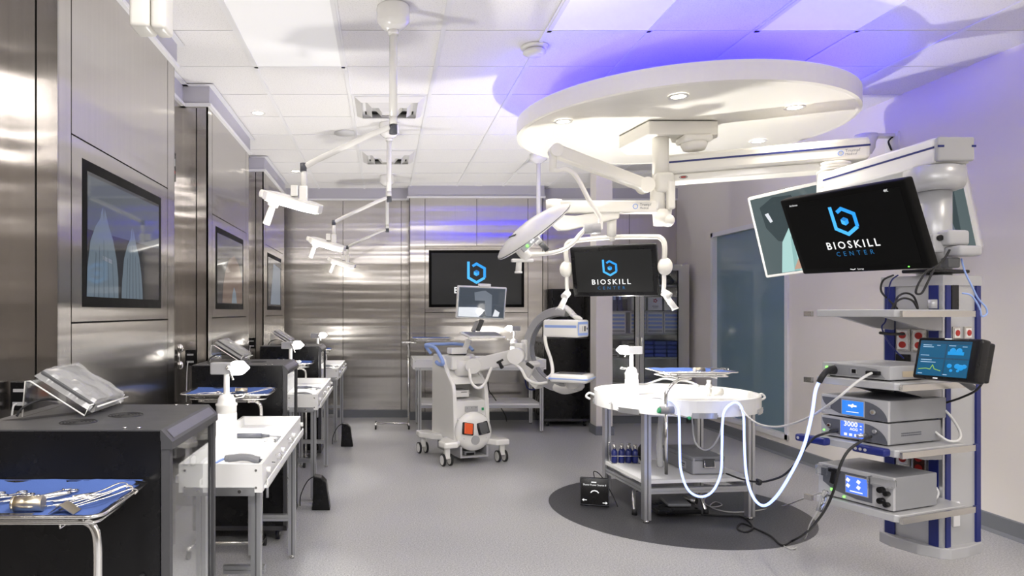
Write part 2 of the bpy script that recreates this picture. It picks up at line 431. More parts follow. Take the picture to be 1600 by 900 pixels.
# ---------------------------------------------------------------- ceiling fittings
def troffer(x0, x1, y0, y1, label):
    t = thing('ceiling_panel_light', label, 'ceiling light', ((x0+x1)/2, (y0+y1)/2, CEIL), group='flat panel lights in the ceiling grid')
    m = MB('tbar'); z = CEIL-.012; e = .025
    for a, b in (((x0, y0), (x1, y0+e)), ((x0, y1-e), (x1, y1)), ((x0, y0), (x0+e, y1)), ((x1-e, y0), (x1, y1))): m.span((*a, z), (*b, CEIL-.001))
    part('frame', m, t)
    part('diffuser', MB('troffer').span((x0+e, y0+e, CEIL-.008), (x1-e, y1-e, CEIL-.002)), t)
    return t
gx = lambda k: -.262+.61*k
gy = lambda k: 4.068+.598*k
troffer(gx(-1), gx(0), gy(-1), gy(1), 'flat ceiling panel light left of the near lamp pole')
troffer(gx(2), gx(3), gy(-2), gy(0), 'flat ceiling panel light at the frame top above the round disc')
troffer(gx(4), gx(5), gy(-2), gy(0), 'flat ceiling panel light at the top right corner')
for k, (a, b) in enumerate(((-1, -9), (2, -9), (5, -9), (1, -7))):  # unseen panels added behind the camera as fill light
    t = troffer(gx(a), gx(a)+.61, gy(b), gy(b+2), 'added unseen fill panel in the ceiling behind the camera, %s' % ('far left', 'middle', 'far right', 'nearest')[k])
    o = light('AREA', t, (gx(a)+.305, gy(b+1), CEIL-.02), 50, (1, .97, .95), .55, (gx(a)+.305, gy(b+1), 0)); o.data.shape = 'RECTANGLE'; o.data.size_y = 1.1
def diffuser(cx, cy, label):
    t = thing('air_diffuser', label, 'air vent', (cx, cy, CEIL), group='square air diffusers in the ceiling')
    m = MB('tbar').span((cx-.29, cy-.29, CEIL-.006), (cx+.29, cy+.29, CEIL-.001)); part('face_plate', m, t)
    m = MB('white')
    for r, z in ((.27, .012), (.19, .028), (.11, .042)):
        A = [(cx-r, cy-r), (cx+r, cy-r), (cx+r, cy+r), (cx-r, cy+r)]; q = r-.05
        B = [(cx-q, cy-q), (cx+q, cy-q), (cx+q, cy+q), (cx-q, cy+q)]
        for k in range(4):
            a, b, c, d = A[k], A[(k+1) % 4], B[(k+1) % 4], B[k]
            m.poly([(*a, CEIL-.008), (*b, CEIL-.008), (*c, CEIL-.008-z-.02), (*d, CEIL-.008-z-.02)])
    m.span((cx-.07, cy-.07, CEIL-.055), (cx+.07, cy+.07, CEIL-.045))
    part('louvre', m, t); part('duct_gap', MB('seam').span((cx-.2, cy+.12, CEIL-.012), (cx+.2, cy+.2, CEIL-.009)), t)
diffuser(gx(.5), gy(2.5), 'square air diffuser behind the near lamp pole')
diffuser(gx(.5), gy(5.5), 'smaller looking square air diffuser farther back, behind the lamp poles')
p = P(835, 72, 4.31)
t = thing('smoke_detector', 'round white smoke detector on the ceiling left of the round disc', 'smoke detector', (p.x, p.y, CEIL))
m = MB('white').lathe([(0, -.001), (.085, -.001), (.085, -.014), (.07, -.02), (0, -.02)], (p.x, p.y, CEIL)); part('base', m, t)
m = MB('white').lathe([(0, -.02), (.055, -.02), (.07, -.034), (.072, -.045), (.05, -.058), (0, -.06)], (p.x, p.y, CEIL)); part('cover', m, t)
m = MB('tbar').lathe([(0, -.001), (.11, -.001), (.11, -.006), (0, -.008)], (gx(-.15), gy(3.9), CEIL)); solo('ceiling_speaker', m, 'flat round white speaker in the ceiling left of the lamp arm', 'speaker', (gx(-.15), gy(3.9), CEIL))
def downlight(x, y, z, label, watts, name='recessed_downlight'):
    t = thing(name, label, 'ceiling light', (x, y, z), group='small recessed downlights')
    part('trim_ring', MB('white').lathe([(.062, -.001), (.062, -.006), (.045, -.006), (.04, -.001)], (x, y, z)), t)
    part('bulb', MB('downglow').lathe([(0, -.004), (.042, -.004), (.042, -.002), (0, -.002)], (x, y, z)), t)
    light('SPOT', t, (x, y, z-.02), watts, (1, .90, .76), .04, (x, y, 0), 120, .9)
for px, py, lb in ((403, 176, 'glowing recessed downlight over the second wall bay'), (462, 267, 'glowing recessed downlight over the third wall bay'), (747, 291, 'glowing recessed downlight above the big back display')):
    Y = (CEIL-H)*F/(487-py); downlight((px-600)*Y/F, Y, CEIL, lb, DOWN_W)
downlight(-1.02, 3.5, CEIL, 'recessed downlight close above the nearest wall bay', DOWN_W)
downlight(.3, 1.2, CEIL, 'recessed downlight above the camera end of the aisle', DOWN_W)
downlight(2.5, 1.5, CEIL, 'recessed downlight above the near right of the room', DOWN_W)
downlight(3.35, 2.7, CEIL, 'added unseen downlight above the equipment tower', 34)  # added out of view to brighten the right wall
downlight(3.35, 1.0, CEIL, 'added unseen downlight nearest the right wall behind the camera', 34)  # second added lamp for the right wall, also out of view
# ---------------------------------------------------------------- hanging disc
DC = (2.1, 5.0); ZD = 2.72
t = thing('ceiling_disc', 'large round white ceiling disc glowing blue around its top edge', 'ceiling disc', (*DC, ZD))
part('disc', MB('ivory').lathe([(0, 2.725), (1.085, 2.725), (1.10, 2.72), (1.12, 2.725), (1.12, 2.84), (1.10, 2.842), (0, 2.842)], (*DC, 0), seg=96, smooth=False), t)
part('hanger', MB('ivory').lathe([(0, 2.84), (.35, 2.84), (.35, CEIL-.001), (0, CEIL-.001)], (*DC, 0), seg=64), t)
part('light_strip', MB('covelight').lathe([(.96, 2.843), (.99, 2.843), (.99, 2.868), (.96, 2.868), (.96, 2.843)], (*DC, 0), seg=64), t, 'glowing blue light strip')
for (px, py), lb in zip(((1060, 151), (880, 190), (1242, 168), (1185, 221)), ('nearest', 'left', 'right', 'farthest')):
    Y = (ZD-H)*F/(487-py); downlight((px-600)*Y/F, Y, ZD+.003, '%s glowing downlight set in the round ceiling disc' % lb, 22)
# ---------------------------------------------------------------- displays
def logo(m, cx, cz, s, y, txt=None, ts=.05, tz=-.1, sub=True):
    m.use('logo_b').stroke([(cx-.85*s, cz+1.2*s), (cx-.85*s, cz-.5*s), (cx, cz-1.0*s), (cx+.85*s, cz-.5*s)], .27*s, y)
    m.use('logo_a').stroke([(cx+.85*s, cz-.5*s), (cx+.85*s, cz+.48*s), (cx, cz+.97*s), (cx-.42*s, cz+.72*s)], .27*s, y-.0002)
    hx = [(cx+.33*s*math.sin(k*math.pi/3), cz+.33*s*math.cos(k*math.pi/3)) for k in range(6)]
    for k, mt in ((0, 'logo_c'), (2, 'logo_a'), (4, 'logo_b')):
        m.use(mt).poly([(cx, y-.0004, cz)]+[(hx[(k-1+j) % 6][0], y-.0004, hx[(k-1+j) % 6][1]) for j in range(3)])
    if txt:
        m.use('txt_white').text(txt, ts, cx, y, cz+tz, 1.35, bold=ts*.012)
        if sub: m.use('txt_blue').text('CENTER', ts*.62, cx, y, cz+tz-ts*.72, 1.9)
def display(name, label, cat, w, h, loc, rot, bez=.02, th=.045, frame='black', scr='scr_black', draw=None, extra=None, group=None, stand=None, r=.008):
    t = thing(name, label, cat, loc, rot, group)
    m = L(frame, t).box((0, th/2, 0), (w, th, h), None, r, 3); part('housing', m, t)
    m = L(scr, t).span((-w/2+bez, -.0015, -h/2+bez), (w/2-bez, .002, h/2-bez))
    if draw: draw(m, w, h, -.0022)
    part('screen', m, t)
    if extra: extra(t, w, h)
    return t
def coats(m, w, h, y):
    m.use('img_graydark').poly([(-w/2+.05, y, h/2-.06), (w/2-.05, y, h/2-.06), (w/2-.05, y, 0.02), (-w/2+.05, y, .02)])
    def coat(cx, sh, hw, drop):
        o = [(-hw*1.02, -.43), (-hw*.98, -.25), (-hw*.80, -.06), (-hw*.50, .05), (-hw*.22, .11), (-hw*.14, .17), (-hw*.04, .20), (.0, .10), (hw*.06, .19), (hw*.16, .15), (hw*.34, .07), (hw*.62, -.02), (hw*.86, -.16), (hw*.98, -.30), (hw*1.0, -.43)]
        m.use('img_coat').poly([(cx+px_*w, y-.0003, (pz_+drop)*h if pz_ > -.4 else pz_*h) for px_, pz_ in o])
        m.use('img_coatfold')
        for q, k in ((-.62, .35), (-.35, .2), (-.02, .02), (.30, .25), (.66, .4)): m.poly([(cx+q*hw*w, y-.0006, -.43*h), (cx+q*hw*w+.012, y-.0006, -.43*h), (cx+q*hw*w*.8+.008, y-.0006, (-.02-k*.3)*h), (cx+q*hw*w*.8, y-.0006, (.0-k*.3)*h)])
    coat(-.29*w, 0, .17, .02); coat(.06*w, 0, .14, -.06)
    m.use('img_gray').poly([(-w*.3, y-.0004, -.13*h), (-.19*w, y-.0004, -.15*h), (-.19*w, y-.0004, -.18*h), (-.3*w, y-.0004, -.16*h)])
def orange_img(m, w, h, y):
    m.use('img_orange').poly([(-w*.3, y, -h*.42), (w*.44, y, -h*.42), (w*.43, y, -h*.1), (w*.30, y, h*.12), (w*.12, y, h*.22), (-w*.06, y, h*.16), (-w*.2, y, -h*.02), (-w*.27, y, -h*.2)])
    m.use('img_coat').poly([(w*.02, y-.0003, -h*.42), (w*.22, y-.0003, -h*.42), (w*.18, y-.0003, -h*.28), (w*.11, y-.0003, -h*.20), (w*.05, y-.0003, -h*.30)])
def plain_img(m, w, h, y): m.use('img_gray').poly([(-w*.3, y, -h*.4), (w*.4, y, -h*.4), (w*.4, y, h*.3), (-w*.1, y, h*.35)])
for i, (dr, lb) in enumerate(((coats, 'wall display in the nearest steel bay showing pale blue coats'), (orange_img, 'wall display in the middle steel bay showing a dim orange image'), (plain_img, 'wall display in the farthest left steel bay'))):
    y0 = 2.72+2.33*i
    display('wall_display', lb, 'display', 1.042, .633, (X1+.001, y0+.7425, 1.7575), (0, 0, R_(90)), .045, .01, 'bezel', 'scr_mirror', dr, group='displays in the left wall bays', r=.003)
display('wall_display', 'large black display on the back wall with a blue hexagon logo', 'display', tb-ta-.004, tzb-tza-.004, ((ta+tb)/2, 9.098, (tza+tzb)/2), (0, 0, 0), .035, .01, 'bezel', 'scr_dark',
        lambda m, w, h, y: logo(m, 0, .075, .125, y, 'BIOSKILL', .115, -.265), r=.003)
# ================================================================ WORK STATIONS
PITCH = 2.33
def cart(label, cx, cy, group='black equipment carts'):
    t = thing('equipment_cart', label, 'cart', (cx, cy, 0), group=group)
    hx, hy, zt = .29, .265, 1.09
    m = L('cartpaint', t)
    m.span((-hx+.0, -hy, zt-.03), (hx-.02, hy, zt))
    m.prism([(hx-.02, zt), (hx+.012, zt-.034), (hx+.012, zt-.055), (hx-.02, zt-.055)], -hy, hy, 'y')
    m.span((-hx, -hy+.004, zt-.055), (hx-.02, hy-.004, zt-.03))
    top = part('top', m, t)
    mm = L('cartstrip', t)
    a = Vector((hx-.013, 0, zt-.0065)); n = Vector((.034, 0, .032)).normalized()*.0015
    mm.poly([(hx-.014+n.x, -hy+.03, zt-.0064+n.z), (hx+.006+n.x, -hy+.03, zt-.0277+n.z), (hx+.006+n.x, hy-.03, zt-.0277+n.z), (hx-.014+n.x, hy-.03, zt-.0064+n.z)])
    part('edge_strip', mm, top)
    for vx, vy in ((-.02, -.13), (.07, .01)):
        m = L('blackmatte', t)
        for k in range(5):
            r = .052-.0095*k
            m.tube([(vx+r*math.cos(a)*1.0, vy+r*math.sin(a), zt+.0004) for a in [2*math.pi*q/20 for q in range(20)]], .0022, 4, 0, True)
        part('fan_grille', m, top)
    m = L('blackmatte', t).poly([(-.27, -.10, zt+.001), (-.20, -.10, zt+.001), (-.02, .10, zt+.001), (-.09, .10, zt+.001)]); part('cable_slot', m, top)
    m = L('chrome', t)
    for x, y in ((.16, -.24), (.20, -.24), (-.2, -.24), (.16, .24), (.20, .24)): part('screw', L('chrome', t).cyl((x, y, zt), (x, y, zt+.004), .006, seg=8), top)
    m = L('cartpaint', t)
    for x, y in ((hx-.008, -hy+.016), (hx-.008, hy-.016), (-hx+.016, -hy+.016), (-hx+.016, hy-.016)): m.span((x-.012, y-.014, .10), (x+.012, y+.014, zt-.055))
    m.span((hx-.02, -hy, .07), (hx+.004, hy, .10)); m.span((-hx, -hy, .07), (-hx+.024, hy, .10)); m.span((-hx, -hy, .07), (hx, -hy+.02, .10)); m.span((-hx, hy-.02, .07), (hx, hy, .10))
    m.span((-hx+.02, -hy+.02, .075), (hx-.02, hy-.02, .09))
    part('frame', m, t)
    m = L('black', t).span((-hx+.028, -hy+.004, .10), (hx-.022, -hy+.018, zt-.055))
    m.span((-hx+.06, -hy+.001, .14), (hx-.10, -hy+.004, zt-.12)).span((-hx, -hy-.003, .10), (hx-.022, -hy+.003, zt-.004))
    d = part('door', m, t); part('handle', L('blackmatte', t).box((hx-.07, -hy-.006, .62), (.014, .02, .14), None, .004), d)
    part('side_panel', L('glass', t).span((hx-.012, -hy+.03, .10), (hx-.006, hy-.03, zt-.055)), t, 'clear glass side panel')
    part('side_panel', L('black', t).span((-hx+.004, -hy+.03, .10), (-hx+.012, hy-.03, zt-.055)), t)
    m = L('black', t).box((-.10, .0, .55), (.34, .44, .86), None, .01); part('equipment_rack', m, t)
    for x, y in ((-.23, -.2), (.23, -.2), (-.23, .2), (.23, .2)):
        m = L('blackmatte', t).cyl((x-.012, y, .035), (x+.012, y, .035), .035, seg=16).use('chrome').cyl((x-.014, y, .035), (x+.014, y, .035), .012, seg=10)
        m.use('blackmatte').box((x, y, .065), (.04, .045, .02)); part('caster', m, t)
    return t
c0 = cart('big black equipment cart nearest the camera at left', -.893, 2.195)
copy_tree(c0, 'black equipment cart beside the second wall bay', (-.893, 2.195+PITCH, 0))
copy_tree(c0, 'black equipment cart beside the third wall bay', (-.893, 2.195+2*PITCH, 0))
copy_tree(c0, 'black equipment cart standing by the pillar behind the white imaging machine', (2.26, 8.78, 0))
# acrylic stand with bagged device
def easel(label, loc):
    t = thing('acrylic_stand', label, 'stand', loc, group='clear acrylic easel stands on the carts')
    prof = [(-.195, 0), (-.185, .112), (-.17, .112), (.0, .004), (.014, .036)]
    m = L('acrylic', t)
    for a, b in zip(prof, prof[1:]):
        a = Vector((a[0], 0, a[1])); b = Vector((b[0], 0, b[1])); d = (b-a).normalized(); n = Vector((-d.z, 0, d.x))*.0025
        A = [(a-n).xz, (b-n).xz, (b+n).xz, (a+n).xz]; m.prism([(q.x, q.y) for q in A], 0, .29, 'y')
    part('sheet', m, t)
    m = L('whitegloss', t).tube([(x, -.001, z) for x, z in prof], .0028, 5, 0); part('front_edge', m, t, 'polished edge with its glow painted white')  # white strips paint the glow along the clear sheet's edges
    m = L('whitegloss', t).tube([(.014, 0, .036), (.014, .29, .036)], .0022, 5, 0); part('lip_edge', m, t, 'polished edge with its glow painted white')
    return t
def bagged(label, loc):
    t = thing('bagged_device', label, 'monitor', loc, group='flat devices in clear plastic bags')
    ang = math.atan2(.108, .17); rot = Matrix.Rotation(ang, 4, 'Y')
    c = Vector((-.085, .15, .058))+Vector((math.sin(ang), 0, math.cos(ang)))*.024
    m = L('charcoal', t).box(c, (.20, .25, .026), rot, .004); part('body', m, t)
    up = Vector((math.sin(ang), 0, math.cos(ang)))
    m = L('plasticfilm', t)      # crumpled film draped over it
    bm = m.bm; nx, ny = 16, 14; g = []
    X = Vector((math.cos(ang), 0, -math.sin(ang)))
    for i in range(nx+1):
        row = []
        for j in range(ny+1):
            u = -1+2*i/nx; v = -1+2*j/ny; e = max(abs(u), abs(v))
            hgt = .0175+.016*(1-e**3)+.010*noise.noise(Vector((u*3, v*3, loc[1])))+.006*noise.noise(Vector((u*8, v*7, 3)))
            if e > .93: hgt = -.012
            p = c+X*(u*.108)+Vector((0, v*.133, 0))+up*hgt
            row.append(bm.verts.new(p))
        g.append(row)
    fs = [bm.faces.new((g[i][j], g[i+1][j], g[i+1][j+1], g[i][j+1])) for i in range(nx) for j in range(ny)]
    m._fin([v for r in g for v in r], False); part('plastic_bag', m, t)
    m = L('rubber', t).tube([(-.10, .03, .05), (-.15, .02, .05), (-.19, -.01, .03), (-.205, -.02, .004)], .004, 6); part('cable', m, t)
    m = L('whitegloss', t).tube([c+X*.112+Vector((0, -.128, 0))+up*.012, c+X*.112+Vector((0, .13, 0))+up*.012], .003, 5, 0); part('bag_seam', m, t)
    return t
e0 = easel('clear acrylic stand on the nearest black cart', (-.935, 2.16, 1.091)); b0 = bagged('plastic-wrapped device lying on the acrylic stand of the nearest black cart', (-.935, 2.165, 1.091))
for k, w_ in ((1, 'second'), (2, 'third')):
    copy_tree(e0, 'clear acrylic stand on the %s black cart from the camera' % w_, (-.935, 2.16+PITCH*k, 1.091))
    copy_tree(b0, 'plastic-wrapped device on the acrylic stand of the %s black cart' % w_, (-.935, 2.165+PITCH*k, 1.091))
# wall outlets
def outlet(label, x, y, z):
    t = thing('wall_outlet', label, 'outlet', (x, y, z), group='black connection plates on the steel wall')
    part('plate', L('black', t).box((0, -.008, 0), (.075, .016, .115), None, .004), t)
    m = L('graylight', t).box((.0, -.018, .022), (.045, .006, .012)).box((.0, -.018, -.03), (.05, .006, .014)); part('socket', m, t)
    m = L('graycable', t).tube([(-.01, -.02, -.03), (-.012, -.04, -.04), (-.016, -.045, -.1), (-.02, -.04, -.2), (-.025, -.03, -.32)], .004, 6); part('cable', m, t)
    return t
o0 = outlet('black connection plate on the steel wall left of the nearest cart', -1.425, 2.718, 1.09)
copy_tree(o0, 'black connection plate with a hanging cable by the second bay', (-1.41, 2.718+PITCH, 1.085))
copy_tree(o0, 'black connection plate with a hanging cable by the third bay', (-1.41, 2.718+2*PITCH, 1.085))
m = MB('black').box((X2+.008, 4.80, 2.43), (.016, .10, .20), None, .004).use('graylight').box((X2+.017, 4.80, 2.46), (.004, .05, .05)).use('red').box((X2+.017, 4.80, 2.39), (.004, .04, .02))
solo('wall_clock_panel', m, 'small black panel high on the recess wall after the nearest bay', 'control panel', (X2, 4.8, 2.43))
m = MB('chrome')
for z in (1.04, 1.16): m.sphere((X2+.03, 4.9, z), .025, (1, 1, 1.3), 12)
m.cyl((X2+.02, 4.9, 1.04), (X2+.02, 4.9, 1.16), .008)
solo('door_latch', m, 'chrome latch on the recess wall between first and second bay', 'latch', (X2, 4.9, 1.1))
# instrument kinds (local: lying on z=0, long axis x)
def instrument(kind, label, loc, rz, group, tilt=0):
    root = thing({'scissors': 'surgical_scissors', 'clamp': 'surgical_clamp', 'forceps': 'forceps', 'retractor': 'retractor', 'cup': 'steel_cylinder', 'rod': 'steel_probe', 'ruler': 'steel_ruler', 'plate': 'bent_steel_plate', 'lid': 'steel_tray'}[kind], label, 'surgical instrument', loc, (0, 0, rz), group)
    if kind in ('scissors', 'clamp', 'blackclamp'):
        for s in (-1, 1):
            m = L('instrument', root); r = .011
            m.tube([(.085+r*1.15*math.cos(a), s*.017+r*.95*math.sin(a), .005) for a in [2*math.pi*k/12 for k in range(12)]], .0026, 6, 0, True)
            m.tube([(.074, s*.013, .004), (.03, s*.004, .004), (.0, -s*.002, .004+.001*s), (-.05, -s*.001, .004)], .0026, 6, 4); part('arm', m, root)
        m = L('instrument', root).cyl((0, 0, .002), (0, 0, .009), .004, seg=8); part('pivot', m, root)
    elif kind == 'forceps':
        for s in (-1, 1):
            m = L('instrument', root).tube([(.07, s*.0015, .004), (.03, s*.009, .004), (-.03, s*.006, .004), (-.07, s*.0012, .004)], .002, 6, 5, flat=.004); part('tine', m, root)
    elif kind == 'retractor':
        for s in (-1, 1):
            m = L('instrument', root).tube([(-.08, s*.004, .004), (-.02, s*.009, .012), (.04, s*.014, .022), (.085, s*.018, .032), (.105, s*.016, .026), (.10, s*.010, .016)], .0035, 8, 6, flat=.0016); part('blade', m, root)
    elif kind == 'cup':
        m = L('brass', root).cyl((-.036, 0, .019), (.036, 0, .019), .018, seg=24).cyl((-.036, 0, .019), (-.03, 0, .019), .0195, seg=24); part('barrel', m, root)
    elif kind == 'rod':
        m = L('instrument', root).cyl((-.08, 0, .004), (.03, 0, .004), .002, seg=8).cyl((.03, 0, .005), (.085, 0, .005), .005, seg=10); part('shaft', m, root)
    elif kind == 'ruler':
        m = L('instrument', root).box((0, 0, .003), (.17, .02, .002)); part('strip', m, root)
    elif kind == 'plate':
        m = L('brass', root).box((-.014, 0, .012), (.03, .045, .002), (0, R_(-38), 0)).box((.018, 0, .012), (.04, .045, .002), (0, R_(32), 0)); part('sheet', m, root)
    return root
def mayo(label, cx, cy, z, group, tx=None, sc=1.0, base=True, rz=0, tube_x=.18, leg=True):
    t = thing('instrument_stand', label, 'tray stand', (cx, cy, 0), (0, 0, rz), group)
    a, b = .255*sc, .17*sc; ia, ib = .19*sc, .115*sc
    def rr(hx, hy, r, zz, n=5):
        o = []
        for sx, sy, a0 in ((1, 1, 0), (-1, 1, 90), (-1, -1, 180), (1, -1, 270)):
            for k in range(n+1): g = R_(a0+90*k/n); o.append((sx*(hx-r)+r*math.cos(g), sy*(hy-r)+r*math.sin(g), zz))
        return o
    m = L('chrome', t); rings = [rr(a, b, .035, z), rr(a-.006, b-.006, .034, z+.003), rr(ia+.008, ib+.008, .03, z-.022), rr(ia, ib, .025, z-.026)]
    vs = [[m.bm.verts.new(q) for q in r] for r in rings]; n = len(vs[0])
    for A, B in zip(vs, vs[1:]):
        for k in range(n): m.bm.faces.new((A[k], A[(k+1) % n], B[(k+1) % n], B[k]))
    m.bm.faces.new(vs[-1]); m._fin([v for r in vs for v in r], True)
    m.tube(rr(a, b, .035, z), .0045, 6, 0, True); part('tray', m, t)
    # blue drape following the tray
    m = L('drape', t); nx, ny = 26, 16; g = []
    for i in range(nx+1):
        row = []
        for j in range(ny+1):
            u = -1+2*i/nx; v = -1+2*j/ny
            x = u*(a-.018); y = v*(b-.003)
            kx = max(0, (abs(x)-ia)/(a-ia)); ky = max(0, (abs(y)-ib)/(b-ib)); k = min(1, max(kx, ky))
            zz = z-.0205+.0265*k+.0022*noise.noise(Vector((x*16, y*22, cy)))+.0012*noise.noise(Vector((x*50, y*40, 1)))
            row.append(m.bm.verts.new((x, y, zz)))
        g.append(row)
    for i in range(nx):
        for j in range(ny): m.bm.faces.new((g[i][j], g[i+1][j], g[i+1][j+1], g[i][j+1]))
    m._fin([v for r in g for v in r], True); part('drape', m, t, 'blue cloth drape lining the tray')
    zt = z-.045; tx = tube_x
    m = L('chrome', t); m.tube(rr(ia+.03, ib*.9, .03, z-.034), .004, 6, 0, True)
    for x in (-ia*.7, ia*.7): m.tube([(x, -ib*.9, z-.034), (x, -ib*.9-.0, zt), (x, ib*.9, zt), (x, ib*.9, z-.034)], .003, 6, 0)
    part('carrier', m, t)
    if leg:
        m = L('chrome', t); m.tube([(-ia, 0, zt-.012), (tx-.07, 0, zt-.012), (tx-.03, 0, zt-.016), (tx-.008, 0, zt-.035), (tx, 0, zt-.08), (tx, 0, zt-.2)], .0115, 12, 6)
        m.cyl((tx, 0, zt-.2), (tx, 0, .06), .0115, seg=12); m.cyl((tx-.085, 0, zt-.012), (tx-.065, 0, zt-.012), .0145, seg=12); part('upright', m, t)
    if base:
        m = L('chrome', t).tube([(tx-.40, .0, .055), (tx-.1, 0, .055), (tx, 0, .055)], .012, 10, 0).tube([(tx, -.12, .055), (tx, .12, .055)], .012, 10, 0).tube([(tx-.40, -.12, .055), (tx-.4, .12, .055)], .012, 10, 0)
        part('base', m, t)
        for x, y in ((tx, -.12), (tx, .12), (tx-.4, -.12), (tx-.4, .12)):
            part('caster', L('rubber', t).cyl((x-.01, y, .024), (x+.01, y, .024), .024, seg=14).use('chrome').cyl((x, y, .03), (x, y, .06), .006, seg=8), t)
    return t
TZ = .95
G = 'wheeled instrument stands with blue drapes'
m0 = mayo('steel instrument stand with a blue draped tray at the lower left corner', -.905, 1.75, TZ, G)
for k, lb in ((1, 'steel instrument stand in front of the second black cart'), (2, 'steel instrument stand in front of the third black cart'), (3, 'steel instrument stand farthest back at left by the steel wall')):
    copy_tree(m0, lb, (-.905, 1.75+PITCH*k, 0))
kit = [('scissors', -.17, .02, 40, 'scissors'), ('scissors', -.115, .03, 42, 'clamp'), ('clamp', -.075, .0, 48, 'clamp'), ('clamp', .0, .06, 50, 'clamp'), ('forceps', .02, .045, 45, 'forceps'),
       ('rod', .07, .03, 38, 'probe'), ('rod', .105, .0, 40, 'probe'), ('retractor', .15, .02, 42, 'retractor'), ('retractor', .175, -.015, 40, 'retractor'), ('forceps', .12, .05, 35, 'forceps'),
       ('cup', .035, -.06, 4, 'cylinder'), ('plate', .125, -.07, 0, 'plate'), ('ruler', -.02, -.10, 2, 'ruler'), ('scissors', -.19, -.07, 170, 'scissors')]
names = {'scissors': 'steel scissors', 'clamp': 'long steel clamp', 'forceps': 'steel forceps', 'rod': 'thin steel probe', 'retractor': 'curved steel retractor', 'cup': 'shiny steel cylinder', 'plate': 'folded steel plate', 'ruler': 'flat steel ruler'}
spot = {'A0': 'leftmost', 'A1': 'crossing beside the leftmost'}
protos = {}; cnt = {}
order = ['first', 'second', 'third', 'fourth']
for kd, x, y, r, _ in kit:
    cnt[kd] = cnt.get(kd, 0)+1
    tot = sum(1 for q in kit if q[0] == kd)
    lb = names[kd]+(' on the blue tray nearest the camera' if tot == 1 else ', %s from the left on the blue tray nearest the camera' % order[cnt[kd]-1])
    o = instrument(kd, lb, (-.905+x, 1.75+y, TZ-.018), R_(r), 'instruments on the nearest tray'); protos.setdefault(kd, o)
for k, nm in ((1, 'second'), (2, 'third'), (3, 'fourth')):
    for j, (kd, x, y, r) in enumerate((('cup', .06, .02, 4), ('scissors', -.16, .03, 30), ('clamp', -.09, .0, 25), ('rod', -.03, .03, 30), ('retractor', .15, .02, 30), ('forceps', .0, .04, 35))):
        if k > 1 and j > 3: break
        copy_tree(protos[kd], '%s on the %s blue draped tray from the camera at left' % (names[kd], nm), (-.905+x, 1.75+PITCH*k+y, TZ-.018), R_(r), 'instruments on the farther trays')
